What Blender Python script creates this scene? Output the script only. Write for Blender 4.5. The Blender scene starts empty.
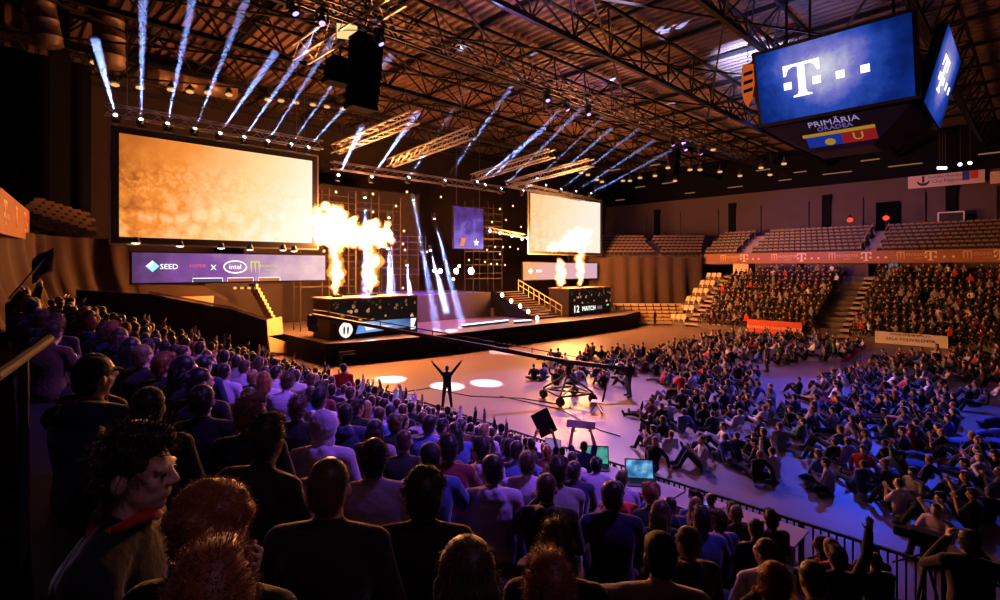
import bpy, bmesh, math, random
import numpy as np
from mathutils import Vector, Matrix, Euler, Quaternion
random.seed(7)
RNG = np.random.default_rng(11)
PI = math.pi
scene = bpy.context.scene
COL = bpy.data.collections.new('arena'); scene.collection.children.link(COL)

# ---------------------------------------------------------------- view geometry (metres; eye at (0,0,6))
F = 520.0; HY = 268.0; EYE = 6.0
CA, SA = 0.722, 0.691
def ray(px, py):
    a = (px-500.0)/F; e = (HY-py)/F
    return CA*a+SA, -SA*a+CA, e
def onX(px, py, X):
    u, v, e = ray(px, py); d = X/u
    return Vector((X, v*d, EYE+e*d))
def onY(px, py, Y):
    u, v, e = ray(px, py); d = Y/v
    return Vector((u*d, Y, EYE+e*d))
def onZ(px, py, z=0.0):
    u, v, e = ray(px, py); d = (z-EYE)/e
    return Vector((u*d, v*d, z))
def proj(p):
    d = SA*p[0]+CA*p[1]; xr = CA*p[0]-SA*p[1]
    if d < .05: return (-9999, -9999, d)
    return (500+F*xr/d, HY-F*(p[2]-EYE)/d, d)

# ---------------------------------------------------------------- materials
MATS = {}
def mat(name, col=(.5,.5,.5), rough=.6, metal=0., emit=None, es=0., bump=0., bscale=40., var=0., vscale=6., spec=.4):
    if name in MATS: return MATS[name]
    m = bpy.data.materials.new(name); m.use_nodes = True; MATS[name] = m
    nt = m.node_tree; b = nt.nodes['Principled BSDF']
    b.inputs['Base Color'].default_value = (*col, 1)
    b.inputs['Roughness'].default_value = rough
    b.inputs['Metallic'].default_value = metal
    b.inputs['Specular IOR Level'].default_value = spec
    if emit is not None:
        b.inputs['Emission Color'].default_value = (*emit, 1); b.inputs['Emission Strength'].default_value = es
    if var or bump:
        tc = nt.nodes.new('ShaderNodeTexCoord'); n = nt.nodes.new('ShaderNodeTexNoise')
        nt.links.new(tc.outputs['Object'], n.inputs['Vector'])
        n.inputs['Scale'].default_value = vscale if var else bscale; n.inputs['Detail'].default_value = 4
        if var:
            r = nt.nodes.new('ShaderNodeMapRange'); r.inputs['To Min'].default_value = 1-var; r.inputs['To Max'].default_value = 1+var
            nt.links.new(n.outputs['Fac'], r.inputs['Value'])
            mx = nt.nodes.new('ShaderNodeVectorMath'); mx.operation = 'SCALE'
            mx.inputs[0].default_value = col; nt.links.new(r.outputs['Result'], mx.inputs['Scale'])
            nt.links.new(mx.outputs['Vector'], b.inputs['Base Color'])
        if bump:
            n2 = nt.nodes.new('ShaderNodeTexNoise'); n2.inputs['Scale'].default_value = bscale
            nt.links.new(tc.outputs['Object'], n2.inputs['Vector'])
            bp = nt.nodes.new('ShaderNodeBump'); bp.inputs['Strength'].default_value = bump; bp.inputs['Distance'].default_value = .02
            nt.links.new(n2.outputs['Fac'], bp.inputs['Height']); nt.links.new(bp.outputs['Normal'], b.inputs['Normal'])
    return m
def emis(name, col, strength):
    if name in MATS: return MATS[name]
    m = bpy.data.materials.new(name); m.use_nodes = True; MATS[name] = m
    nt = m.node_tree; nt.nodes.clear()
    o = nt.nodes.new('ShaderNodeOutputMaterial'); e = nt.nodes.new('ShaderNodeEmission')
    e.inputs[0].default_value = (*col, 1); e.inputs[1].default_value = strength
    nt.links.new(e.outputs[0], o.inputs[0])
    return m

# ---------------------------------------------------------------- mesh builder
class MB:
    def __init__(s): s.v = []; s.f = []; s.m = []; s.n = 0
    def add(s, vs, fs, mi=0):
        o = len(s.v); s.v.extend([tuple(v) for v in vs]); s.f.extend([tuple(i+o for i in f) for f in fs]); s.m.extend([mi]*len(fs)); return s
    def box(s, lo, hi, mi=0):
        x0,y0,z0 = lo; x1,y1,z1 = hi
        return s.add([(x0,y0,z0),(x1,y0,z0),(x1,y1,z0),(x0,y1,z0),(x0,y0,z1),(x1,y0,z1),(x1,y1,z1),(x0,y1,z1)],
              [(0,3,2,1),(4,5,6,7),(0,1,5,4),(1,2,6,5),(2,3,7,6),(3,0,4,7)], mi)
    def cbox(s, c, d, mi=0):
        return s.box((c[0]-d[0]/2,c[1]-d[1]/2,c[2]-d[2]/2),(c[0]+d[0]/2,c[1]+d[1]/2,c[2]+d[2]/2), mi)
    def bar(s, a, b, w=.05, n=4, mi=0, w2=None):
        a = Vector(a); b = Vector(b); d = (b-a)
        if d.length < 1e-6: return s
        d.normalize(); up = Vector((0,0,1)) if abs(d.z) < .95 else Vector((0,1,0))
        x = d.cross(up).normalized(); y = x.cross(d)
        w2 = w if w2 is None else w2; vs = []
        for p, r in ((a,w),(b,w2)):
            for k in range(n):
                t = 2*PI*(k+.5)/n; vs.append(p+x*math.cos(t)*r*.5*(1.414 if n==4 else 1)+y*math.sin(t)*r*.5*(1.414 if n==4 else 1))
        fs = [(k,(k+1)%n,n+(k+1)%n,n+k) for k in range(n)]+[tuple(reversed(range(n))), tuple(range(n,2*n))]
        return s.add(vs, fs, mi)
    def tube(s, pts, r, n=8, mi=0):
        pts = [Vector(p) for p in pts]; vs = []; fs = []
        for i, p in enumerate(pts):
            d = (pts[min(i+1,len(pts)-1)]-pts[max(i-1,0)]).normalized()
            up = Vector((0,0,1)) if abs(d.z) < .95 else Vector((0,1,0))
            x = d.cross(up).normalized(); y = d.cross(x); rr = r[i] if isinstance(r,(list,tuple)) else r
            for k in range(n):
                t = 2*PI*k/n; vs.append(p+x*math.cos(t)*rr+y*math.sin(t)*rr)
        for i in range(len(pts)-1):
            for k in range(n): fs.append((i*n+k,i*n+(k+1)%n,(i+1)*n+(k+1)%n,(i+1)*n+k))
        fs.append(tuple(reversed(range(n)))); fs.append(tuple(range((len(pts)-1)*n,len(pts)*n)))
        return s.add(vs, fs, mi)
    def ell(s, c, r, n=12, mi=0, M=None):
        vs = [(0,0,-1)]; m = n//2
        for i in range(1,m):
            t = -PI/2+PI*i/m
            for k in range(n): vs.append((math.cos(t)*math.cos(2*PI*k/n), math.cos(t)*math.sin(2*PI*k/n), math.sin(t)))
        vs.append((0,0,1)); fs = []
        for k in range(n): fs.append((0,1+(k+1)%n,1+k))
        for i in range(m-2):
            for k in range(n): fs.append((1+i*n+k,1+i*n+(k+1)%n,1+(i+1)*n+(k+1)%n,1+(i+1)*n+k))
        L = len(vs)-1; b = 1+(m-2)*n
        for k in range(n): fs.append((b+k,b+(k+1)%n,L))
        c = Vector(c); out = []
        for v in vs:
            p = Vector((v[0]*r[0],v[1]*r[1],v[2]*r[2]))
            if M is not None: p = M @ p
            out.append(p+c)
        return s.add(out, fs, mi)
    def cap(s, a, ra, b, rb, n=12, mi=0):
        s.bar(a, b, ra*2, n, mi, rb*2) if n != 4 else None
        s.ell(a,(ra,)*3,n,mi); s.ell(b,(rb,)*3,n,mi); return s
    def quad(s, a, b, c, d, mi=0): return s.add([a,b,c,d],[(0,1,2,3)],mi)
    def prism(s, poly, axis_o, ax, ay, depth, mi=0):
        """poly in 2-D, placed at axis_o with axes ax, ay, extruded by vector depth"""
        o = Vector(axis_o); ax = Vector(ax); ay = Vector(ay); dp = Vector(depth); n = len(poly)
        A = [o+ax*p[0]+ay*p[1] for p in poly]; B = [p+dp for p in A]
        return s.add(A+B, [tuple(reversed(range(n))), tuple(range(n,2*n))]+[(i,(i+1)%n,n+(i+1)%n,n+i) for i in range(n)], mi)
    def mesh(s, name, mats, smooth=False):
        me = bpy.data.meshes.new(name); me.from_pydata(s.v, [], s.f)
        for m in (mats if isinstance(mats,(list,tuple)) else [mats]): me.materials.append(m)
        if s.m and max(s.m) > 0: me.polygons.foreach_set('material_index', s.m)
        if smooth: me.polygons.foreach_set('use_smooth',[True]*len(me.polygons))
        me.update(); return me
    def build(s, name, mats, parent=None, smooth=False, loc=None, rz=0.):
        o = link(name, s.mesh(name, mats, smooth), parent)
        if loc is not None: o.location = loc
        if rz: o.rotation_euler = (0,0,rz)
        return o
def link(name, data, parent=None):
    o = bpy.data.objects.new(name, data); COL.objects.link(o)
    if parent is not None: o.parent = parent
    return o
def empty(name, loc=(0,0,0), rz=0.):
    o = bpy.data.objects.new(name, None); COL.objects.link(o); o.location = loc; o.rotation_euler = (0,0,rz); o.empty_display_size = .2; return o
def tag(o, label=None, cat=None, group=None, kind=None):
    if label: o['label'] = label
    if cat: o['category'] = cat
    if group: o['group'] = group
    if kind: o['kind'] = kind
    return o
def struct(o, label, cat): return tag(o, label, cat, None, 'structure')
def copy_tree(o, parent=None):
    c = o.copy(); COL.objects.link(c)
    if parent is not None: c.parent = parent
    for ch in list(o.children): copy_tree(ch, c)
    return c
ORD = ['zeroth','first','second','third','fourth','fifth','sixth','seventh','eighth','ninth','tenth','eleventh','twelfth','thirteenth','fourteenth','fifteenth','sixteenth','seventeenth','eighteenth','nineteenth']
TENS = {2:'twent',3:'thirt',4:'fort',5:'fift',6:'sixt',7:'sevent',8:'eight',9:'ninet'}
def ordn(n):
    if n < 20: return ORD[n]
    t, u = divmod(n, 10)
    if n < 100: return TENS[t]+'ieth' if u == 0 else TENS[t]+'y-'+ORD[u]
    return 'hundredth' if n == 100 else 'hundred-and-'+ordn(n-100)
def text(name, body, size, m, parent, M, ext=.01, align='CENTER'):
    cu = bpy.data.curves.new(name,'FONT'); cu.body = body; cu.size = size; cu.extrude = ext; cu.align_x = align; cu.align_y = 'CENTER'
    cu.resolution_u = 2
    o = bpy.data.objects.new(name, cu); COL.objects.link(o)
    bpy.context.view_layer.update()
    me = bpy.data.meshes.new_from_object(o.evaluated_get(bpy.context.evaluated_depsgraph_get()))
    bpy.data.objects.remove(o); me.materials.clear(); me.materials.append(m)
    p = link(name, me, parent); p.matrix_local = M; return p
def frameM(o, ax, ay):
    ax = Vector(ax).normalized(); ay = Vector(ay).normalized(); az = ax.cross(ay)
    return Matrix(((ax.x,ay.x,az.x,o[0]),(ax.y,ay.y,az.y,o[1]),(ax.z,ay.z,az.z,o[2]),(0,0,0,1)))
# ---------------------------------------------------------------- people
def organic(mb, voxel, smooth=2, disp=None, mats=(), decim=None):
    me = mb.mesh('tmp', [])
    o = bpy.data.objects.new('tmp', me); COL.objects.link(o)
    r = o.modifiers.new('r','REMESH'); r.mode = 'VOXEL'; r.voxel_size = voxel; r.use_smooth_shade = True
    if smooth:
        s = o.modifiers.new('s','SMOOTH'); s.iterations = smooth; s.factor = .5
    if decim:
        d = o.modifiers.new('d','DECIMATE'); d.ratio = decim
    bpy.context.view_layer.update()
    out = bpy.data.meshes.new_from_object(o.evaluated_get(bpy.context.evaluated_depsgraph_get()))
    bpy.data.objects.remove(o); bpy.data.meshes.remove(me)
    out.materials.clear()
    for m in mats: out.materials.append(m)
    out.polygons.foreach_set('material_index',[0]*len(out.polygons))
    return out

V = Vector
def head_prims(mb, M, face=True, n=14):
    """head in its own frame (facing +Y, origin at its centre), M places it"""
    R = M.to_3x3()
    def e(c, r, rot=None): mb.ell(M @ V(c), r, n, 0, R if rot is None else R @ rot)
    e((0,-.015,.028),(.077,.096,.092)); e((0,.022,-.045),(.061,.066,.075)); e((0,.045,-.085),(.038,.036,.028))
    e((0,-.04,-.03),(.066,.06,.07))
    if face:
        e((0,.075,.022),(.058,.016,.016))                    # brow
        mb.cap(M @ V((0,.082,.012)),.010, M @ V((0,.102,-.022)),.014, 10)   # nose
        e((.014,.092,-.026),(.011,.012,.009)); e((-.014,.092,-.026),(.011,.012,.009))
        e((0,.081,-.052),(.026,.012,.0065)); e((0,.079,-.064),(.023,.012,.007))  # lips
        e((.036,.056,-.020),(.022,.021,.022)); e((-.036,.056,-.020),(.022,.021,.022))
        e((.03,.077,.004),(.013,.010,.008)); e((-.03,.077,.004),(.013,.010,.008))
    for s in (1,-1): e((s*.078,-.012,-.008),(.011,.021,.032), Matrix.Rotation(s*.3,3,'Z'))
def hand_prims(mb, w, d, palm_n, side, curl=.5, spread=.12, fine=True):
    """w wrist, d direction along the hand, palm_n the way the palm looks, side +1 right / -1 left"""
    w = V(w); d = V(d).normalized(); pn = (V(palm_n)-d*V(palm_n).dot(d)).normalized(); x = d.cross(pn)*side   # x towards the thumb
    R = Matrix((x, d, pn)).transposed()
    mb.ell(w+d*.052, (.043,.056,.018), 10, 0, R)
    if not fine:
        mb.ell(w+d*.115+pn*curl*.03, (.036,.05,.015), 8, 0, R); mb.cap(w+d*.03+x*.03,.014,w+d*.08+x*.062,.010,8); return
    for i, L in enumerate((.072,.08,.074,.058)):
        off = (.030-.02*i); a = spread*(1.5-i)
        dd = (d*math.cos(a)+x*math.sin(a)).normalized()
        p0 = w+d*.092+x*off; c1 = curl*.55; p1 = p0+(dd*math.cos(c1)+pn*math.sin(c1))*L*.55
        c2 = curl*1.5; p2 = p1+(dd*math.cos(c2)+pn*math.sin(c2))*L*.5
        mb.cap(p0,.0095,p1,.0088,8); mb.cap(p1,.0088,p2,.0075,8)
    t0 = w+d*.028+x*.03; t1 = t0+(d*.6+x*.75+pn*.25).normalized()*.04; t2 = t1+(d*.9+x*.3+pn*.35*curl).normalized()*.034
    mb.cap(t0,.0135,t1,.0115,8); mb.cap(t1,.0115,t2,.009,8)

def seat_pose(lean=0., arms='lap', yaw=0., pitch=0., tilt=0.):
    p = dict(pelvis=V((0,0,.53)), chest=V((0,-.03+lean*.75,.86)), neck=V((0,-.02+lean,1.04)), hips=[V((s*.095,.02,.52)) for s in (1,-1)],
             knees=[V((s*.14,.44,.52)) for s in (1,-1)], ankles=[V((s*.14,.42,.09)) for s in (1,-1)], toes=[V((s*.16,.58,.045)) for s in (1,-1)])
    arm_pose(p, arms); p['head'] = (yaw, pitch, tilt); return p
def stand_pose(arms='down', yaw=0., pitch=0., tilt=0., legs=0.):
    p = dict(pelvis=V((0,0,.95)), chest=V((0,-.01,1.28)), neck=V((0,.0,1.46)), hips=[V((s*.09,0,.92)) for s in (1,-1)],
             knees=[V((s*(.11+legs*.4),.03,.5)) for s in (1,-1)], ankles=[V((s*(.12+legs),-.02,.09)) for s in (1,-1)], toes=[V((s*(.15+legs),.14,.045)) for s in (1,-1)])
    arm_pose(p, arms); p['head'] = (yaw, pitch, tilt); return p
def floor_pose(kind, arms=None, yaw=0., pitch=0., tilt=0.):
    p = {}
    if kind == 'knees':
        p = dict(pelvis=V((0,0,.13)), chest=V((0,-.1,.45)), neck=V((0,-.06,.63)), hips=[V((s*.09,.02,.13)) for s in (1,-1)],
            knees=[V((s*.16,.38,.47)) for s in (1,-1)], ankles=[V((s*.15,.6,.09)) for s in (1,-1)], toes=[V((s*.18,.76,.045)) for s in (1,-1)]); arms = arms or 'knees'
    elif kind == 'legs':
        p = dict(pelvis=V((0,0,.13)), chest=V((0,-.16,.43)), neck=V((0,-.21,.61)), hips=[V((s*.09,.02,.13)) for s in (1,-1)],
            knees=[V((s*.14,.47,.17)) for s in (1,-1)], ankles=[V((s*.17,.92,.075)) for s in (1,-1)], toes=[V((s*.22,.98,.2)) for s in (1,-1)]); arms = arms or 'behind'
    elif kind == 'cross':
        p = dict(pelvis=V((0,0,.13)), chest=V((0,0.,.46)), neck=V((0,.05,.64)), hips=[V((s*.09,.03,.13)) for s in (1,-1)],
            knees=[V((s*.38,.26,.16)) for s in (1,-1)], ankles=[V((-s*.1,.36+.06*s,.085)) for s in (1,-1)], toes=[V((-s*.22,.42+.06*s,.06)) for s in (1,-1)]); arms = arms or 'phone'
    elif kind == 'lounge':
        p = dict(pelvis=V((0,0,.33)), chest=V((0,-.22,.56)), neck=V((0,-.31,.72)), hips=[V((s*.09,.03,.33)) for s in (1,-1)],
            knees=[V((s*.15,.46,.47)) for s in (1,-1)], ankles=[V((s*.16,.66,.085)) for s in (1,-1)], toes=[V((s*.2,.82,.045)) for s in (1,-1)]); arms = arms or 'lap'
    arm_pose(p, arms); p['head'] = (yaw, pitch, tilt); return p
def arm_pose(p, arms):
    n = p['neck']; c = p['chest']; up = (n-c).normalized()
    sh = [n+V((s*.185,0,0))-up*.065 for s in (1,-1)]; p['sh'] = sh
    E = []; W = []; D = []; PN = []; CU = []
    for i, s in enumerate((1,-1)):
        S = sh[i]; a = arms if isinstance(arms,str) else arms[i]
        if a == 'lap':   e = S+V((s*.07,.06,-.27)); w = V((s*.1, p['pelvis'].y+.30, p['pelvis'].z+.11)); d = V((-s*.7,.7,0)); pn = V((0,0,-1)); cu = .5
        elif a == 'knees': e = S+V((s*.1,.16,-.22)); w = p['knees'][i]+V((-s*.06,.05,.06)); d = V((-s*.9,.5,-.2)); pn = V((0,0,-1)); cu = .6
        elif a == 'lean': e = p['knees'][i]+V((s*.03,-.12,.1)); w = V((s*.04,p['knees'][i].y+.12,p['knees'][i].z+.22)); d = V((-s*.4,.2,.9)); pn = V((-s,0,0)); cu = .9
        elif a == 'behind': e = S+V((s*.1,-.16,-.2)); w = V((s*.3,S.y-.25,.07)); d = V((s*.4,-.9,-.1)); pn = V((0,0,-1)); cu = .1
        elif a == 'down': e = S+V((s*.05,-.03,-.29)); w = e+V((s*.0,.08,-.25)); d = V((0,.15,-1)); pn = V((-s,0,0)); cu = .5
        elif a == 'up': e = S+V((s*.13,.04,.25)); w = e+V((s*.06,.06,.25)); d = V((s*.15,.1,1)); pn = V((0,1,0)); cu = .15
        elif a == 'vee': e = S+V((s*.18,.02,.22)); w = e+V((s*.17,.02,.2)); d = V((s*.6,.0,.8)); pn = V((0,1,0)); cu = .15
        elif a == 'hold': e = S+V((s*.08,.16,.2)); w = e+V((-s*.06,.08,.25)); d = V((-s*.3,.1,.9)); pn = V((-s*.6,.8,0)); cu = .9
        elif a == 'fist': e = S+V((s*.15,.12,.12)); w = e+V((s*.02,.06,.25)); d = V((-s*.1,.1,1)); pn = V((-s*.3,.9,0)); cu = 1.7
        elif a == 'phone': e = S+V((s*.08,.1,-.25)); w = V((s*.07,S.y+.30,S.z-.17)); d = V((-s*.5,.6,.4)); pn = V((-s*.5,-.3,.6)); cu = .9
        elif a == 'clap': e = S+V((s*.1,.14,-.22)); w = V((s*.03,S.y+.34,S.z-.02)); d = V((0,.5,.85)); pn = V((-s,0,0)); cu = .15
        elif a == 'chin': e = S+V((s*.08,.2,-.2)); w = n+V((s*.06,.15,-.01)); d = V((-s*.3,-.1,.9)); pn = V((-s*.3,-.9,0)); cu = 1.2
        elif a == 'out': e = S+V((s*.26,.06,-.06)); w = e+V((s*.2,.12,.05)); d = V((s*.8,.5,.1)); pn = V((0,.3,-1)); cu = .4
        elif a == 'cam': e = S+V((s*.12,.18,-.16)); w = V((s*.09,S.y+.33,S.z+.08)); d = V((-s*.3,.5,.8)); pn = V((-s,.2,0)); cu = .9
        E.append(e); W.append(w); D.append(d); PN.append(pn); CU.append(cu)
    p['el'] = E; p['wr'] = W; p['hd'] = D; p['pn'] = PN; p['cu'] = CU
def head_matrix(p):
    yaw, pitch, tilt = p['head']; n = p['neck']; c = p['chest']; up = (n-c).normalized()
    b = n+V((0,.02,.025))+V((0,up.y*.04,0))
    R = Matrix.Rotation(yaw,4,'Z') @ Matrix.Rotation(pitch,4,'X') @ Matrix.Rotation(tilt,4,'Y')
    return Matrix.Translation(b) @ R @ Matrix.Translation(V((0,.005,.125)))
def torso_prims(mb, p, g=0., n=14, lo=0):
    pe, ch, ne = p['pelvis'], p['chest'], p['neck']; up0 = (ch-pe).normalized(); up1 = (ne-ch).normalized(); x = V((1,0,0))
    C = [(pe-up0*.11,.07,.06,up0),(pe-up0*.07,.145,.105,up0),(pe,.165,.12,up0),(pe.lerp(ch,.3),.152,.108,up0),(pe.lerp(ch,.55),.146,.104,up0),(pe.lerp(ch,.8),.160,.112,(up0*2+up1).normalized()),
         (ch+up1*.0,.172,.117,(up0+up1).normalized()),(ch.lerp(ne,.4),.178,.108,up1),(ch.lerp(ne,.66),.160,.088,up1),(ch.lerp(ne,.86),.105,.07,up1),(ne-up1*.005,.05,.05,up1)]
    C = C[lo:]; vs = []; N = 20
    for c, rx, ry, u in C:
        y = u.cross(x).normalized()
        for k in range(N):
            t = 2*PI*k/N; ct, st = math.cos(t), math.sin(t)
            vs.append(c+x*(rx+g)*math.copysign(abs(ct)**.8,ct)+y*(ry+g)*math.copysign(abs(st)**.8,st))
    fs = [tuple(reversed(range(N)))]+[(i*N+k,i*N+(k+1)%N,(i+1)*N+(k+1)%N,(i+1)*N+k) for i in range(len(C)-1) for k in range(N)]+[tuple(range((len(C)-1)*N,len(C)*N))]
    mb.add(vs, fs)
    sh = p['sh']; mb.cap(sh[0],.056+g,ne-up1*.035,.056+g,n); mb.cap(sh[1],.056+g,ne-up1*.035,.056+g,n)
def arm_prims(mb, p, g=0., upto=1., i=None, n=12):
    for k in ((0,1) if i is None else (i,)):
        S, E, W = p['sh'][k], p['el'][k], p['wr'][k]
        if upto >= 1: mb.cap(S,.054+g,E,.040+g,n); mb.cap(E,.040+g,E.lerp(W,.35),.041+g,n); mb.cap(E.lerp(W,.35),.041+g,W,.028+g*1.2,n)
        else:
            q = S.lerp(E,upto*1.6); mb.cap(S,.054+g,q,.048+g*1.6,n)
def leg_prims(mb, p, g=0., n=12):
    for k in (0,1):
        H, K, A = p['hips'][k], p['knees'][k], p['ankles'][k]
        mb.cap(H,.088+g,K,.056+g,n); c = K.lerp(A,.3)+(K-A).normalized().cross(V((1,0,0)))*0
        mb.cap(K,.056+g,c,.054+g,n); mb.cap(c,.054+g,A,.038+g*1.3,n)
def foot_prims(mb, p, g=0., ks=(0,1)):
    for k in ks:
        A, T = p['ankles'][k], p['toes'][k]; d = (T-A).normalized()
        mb.cap(A-d*.02+V((0,0,-.02)),.042+g,A.lerp(T,.55)+V((0,0,-.005)),.042+g,10); mb.cap(A.lerp(T,.55),.042+g,T,.034+g,10)
def person_meshes(p, vox, sleeve=1., fine=True, hood=False, smooth=2, decim=None, face=True):
    n = 14; hm = head_matrix(p)
    b = MB(); torso_prims(b,p,0,n); arm_prims(b,p,0,1.,None,n); leg_prims(b,p,0,n); foot_prims(b,p)
    c = hm @ V((0,-.01,-.07)); b.cap(p['neck']-V((0,0,.05)),.062,c,.055,n); head_prims(b,hm,face,n)
    for k, s in enumerate((1,-1)): hand_prims(b,p['wr'][k],p['hd'][k],p['pn'][k],s,p['cu'][k],.12,fine)
    body = organic(b, vox, smooth, mats=[MATS['skin']], decim=decim)
    t = MB(); torso_prims(t,p,.018,n,1); arm_prims(t,p,.014,sleeve,None,n)
    nk = p['neck']; t.cap(nk-V((0,0,.05)),.075,nk+V((0,.005,.012)),.066,n)
    if hood:
        t.ell(nk+V((0,-.09,-.03)),(.12,.06,.07),n); t.cap(nk+V((.09,0,-.01)),.035,nk+V((.04,-.1,.02)),.04,10); t.cap(nk+V((-.09,0,-.01)),.035,nk+V((-.04,-.1,.02)),.04,10)
    shirt = organic(t, vox*1.25, smooth, mats=[MATS['cloth_black']], decim=decim)
    l = MB(); leg_prims(l,p,.014,n); l.ell(p['pelvis']-V((0,0,.0)),(.176,.128,.10),n)
    trs = organic(l, vox*1.6, smooth, mats=[MATS['trouser_dark']], decim=decim)
    shoes = []
    for k in (0,1):
        f = MB(); foot_prims(f,p,.010,(k,)); shoes.append(organic(f, vox*1.6, smooth, mats=[MATS['shoe_dark']], decim=decim))
    return dict(body=body, shirt=shirt, trousers=trs, shoes=shoes, hm=hm, pose=p)
def hair_base(style, n=16):
    mb = MB()
    if style == 'bald': return mb
    if style in ('cap',):
        mb.ell((0,-.012,.05),(.086,.104,.082),n); mb.ell((0,.1,.035),(.066,.07,.012),n); mb.ell((0,-.05,-.03),(.074,.058,.06),n); mb.ell((0,-.026,.032),(.083,.095,.082),n); return mb
    if style == 'hood':
        mb.ell((0,-.03,.025),(.108,.115,.125),n); mb.ell((0,-.045,-.085),(.09,.08,.08),n); mb.ell((0,-.075,.075),(.06,.06,.06),n); return mb
    k = {'crop':1.,'short':1.06,'messy':1.13,'curly':1.25,'long':1.1,'bun':1.06,'quiff':1.08}[style]
    mb.ell((0,-.026,.042),(.080*k,.092*k,.086*k),n); mb.ell((0,-.055,-.02),(.071*k,.056*k,.07*k),n)
    if style in ('messy','quiff'): mb.ell((0,.045,.105),(.06,.05,.036),n); mb.ell((0,-.01,.115),(.065,.075,.035),n)
    if style == 'curly':
        rr = random.Random(3)
        for i in range(46):
            u = rr.uniform(-.15,1); t = rr.uniform(0,2*PI); q = math.sqrt(max(0,1-u*u)); d = V((q*math.cos(t),q*math.sin(t),u))
            if d.y > .55 and d.z < .5: continue
            mb.ell(V((0,-.03,.035))+V((d.x*.092,d.y*.1,d.z*.1)),(.026,.026,.024),8)
    if style == 'long':
        for s in (1,-1): mb.cap((s*.07,-.03,.0),.035,(s*.075,-.045,-.2),.03,10)
        mb.cap((0,-.085,0),.06,(0,-.1,-.25),.05,12); mb.cap((.04,-.08,0),.05,(.05,-.09,-.25),.04,12); mb.cap((-.04,-.08,0),.05,(-.05,-.09,-.25),.04,12)
    if style == 'bun': mb.ell((0,-.13,.06),(.045,.042,.042),n)
    return mb
STRAND = {'crop':(.008,2600),'short':(.014,3000),'messy':(.016,4200),'curly':(.013,5000),'long':(.02,2600),'bun':(.014,2600),'quiff':(.03,3000)}
def hair_mesh(style, vox, strands=False, decim=None):
    m = MATS['cap_dark'] if style == 'cap' else MATS['cloth_grey'] if style == 'hood' else MATS['hair_black']
    me = organic(hair_base(style), vox, 2 if style != 'curly' else 1, mats=[m], decim=decim)
    if strands and style in STRAND:
        L, N = STRAND[style]; rr = np.random.default_rng(5)
        nv = len(me.vertices); co = np.empty(nv*3,np.float32); me.vertices.foreach_get('co',co); co = co.reshape(-1,3)
        no = np.empty(nv*3,np.float32); me.vertices.foreach_get('normal',no); no = no.reshape(-1,3)
        vs = [tuple(v) for v in co]; fs = [tuple(p.vertices) for p in me.polygons]
        idx = rr.integers(0,nv,N)
        for i in idx:
            p = co[i]; nn = no[i]
            if p[1] > .035 and p[2] < .055: continue
            down = np.array((0,-.35,-.5)) if style in ('crop','short','long','bun') else np.array((0,.35,.1)) if style != 'curly' else rr.normal(0,1,3)
            d = nn*.5+down*.9+rr.normal(0,.35,3); d /= np.linalg.norm(d)+1e-6
            d2 = d+down*.6-np.array((0,0,.4))+rr.normal(0,.4,3); d2 /= np.linalg.norm(d2)+1e-6
            l = L*rr.uniform(.5,1.4); w = rr.normal(0,1,3); w -= d*w.dot(d); w *= .0011/(np.linalg.norm(w)+1e-6)
            a = p-nn*.004; b = p+d*l*.6; c = b+d2*l*.6; o = len(vs)
            vs += [tuple(a+w),tuple(a-w),tuple(b+w*.8),tuple(b-w*.8),tuple(c)]; fs += [(o,o+1,o+3,o+2),(o+2,o+3,o+4)]
        me2 = bpy.data.meshes.new('hair'); me2.from_pydata(vs,[],fs); me2.materials.append(m)
        me2.polygons.foreach_set('use_smooth',[True]*len(me2.polygons)); me2.update(); me = me2
    return me
def slot(o, m):
    s = o.material_slots[0]; s.link = 'OBJECT'; s.material = m
def put_person(var, hair, loc, rz, label, group, shirt=None, hairm=None, skin=None, trs=None, scale=1., shoes=True, hood=False):
    o = link('person', var['body']); o.location = loc; o.rotation_euler = (0,0,rz); o.scale = (scale,)*3
    tag(o, label, 'person', group)
    if skin: slot(o, skin)
    h = None
    if hair is not None:
        h = link('hood' if hood == 'hood' else 'cap' if hood == 'cap' else 'hair', hair, o); h.matrix_local = var['hm']
        if hairm: slot(h, hairm)
    s = link('shirt', var['shirt'], o)
    if shirt: slot(s, shirt)
    t = link('trousers', var['trousers'], o)
    if trs: slot(t, trs)
    for q in (var['shoes'] if shoes else ()): link('shoe', q, o)
    return o
for nm, c in dict(skin=(.50,.30,.21), skin_tan=(.38,.21,.13), skin_pale=(.60,.40,.30)).items(): mat(nm, c, .5, spec=.35)
for nm, c in dict(hair_black=(.012,.010,.010), hair_brown=(.06,.028,.014), hair_ginger=(.24,.07,.02), hair_blond=(.20,.12,.05)).items():
    m_ = mat(nm, c, .45, spec=.35).node_tree.nodes['Principled BSDF']; m_.inputs['Sheen Weight'].default_value = .9; m_.inputs['Sheen Roughness'].default_value = .3
for nm, c in dict(cloth_black=(.012,.012,.014), cloth_grey=(.20,.19,.21), cloth_white=(.62,.60,.62), cloth_navy=(.02,.025,.07), cloth_red=(.45,.025,.02), cloth_lilac=(.42,.36,.55), cloth_blue=(.06,.10,.35), cloth_brown=(.09,.05,.03), cloth_green=(.04,.14,.06), cloth_maroon=(.12,.02,.03)).items():
    m_ = mat(nm, c, .85, bump=.35, bscale=24, spec=.2).node_tree.nodes['Principled BSDF']; m_.inputs['Sheen Weight'].default_value = .6; m_.inputs['Sheen Roughness'].default_value = .35
mat('trouser_dark',(.014,.015,.022),.85,spec=.2); mat('trouser_denim',(.035,.05,.12),.85,spec=.2); mat('shoe_dark',(.02,.02,.02),.5); mat('cap_dark',(.015,.014,.018),.7)
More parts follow.
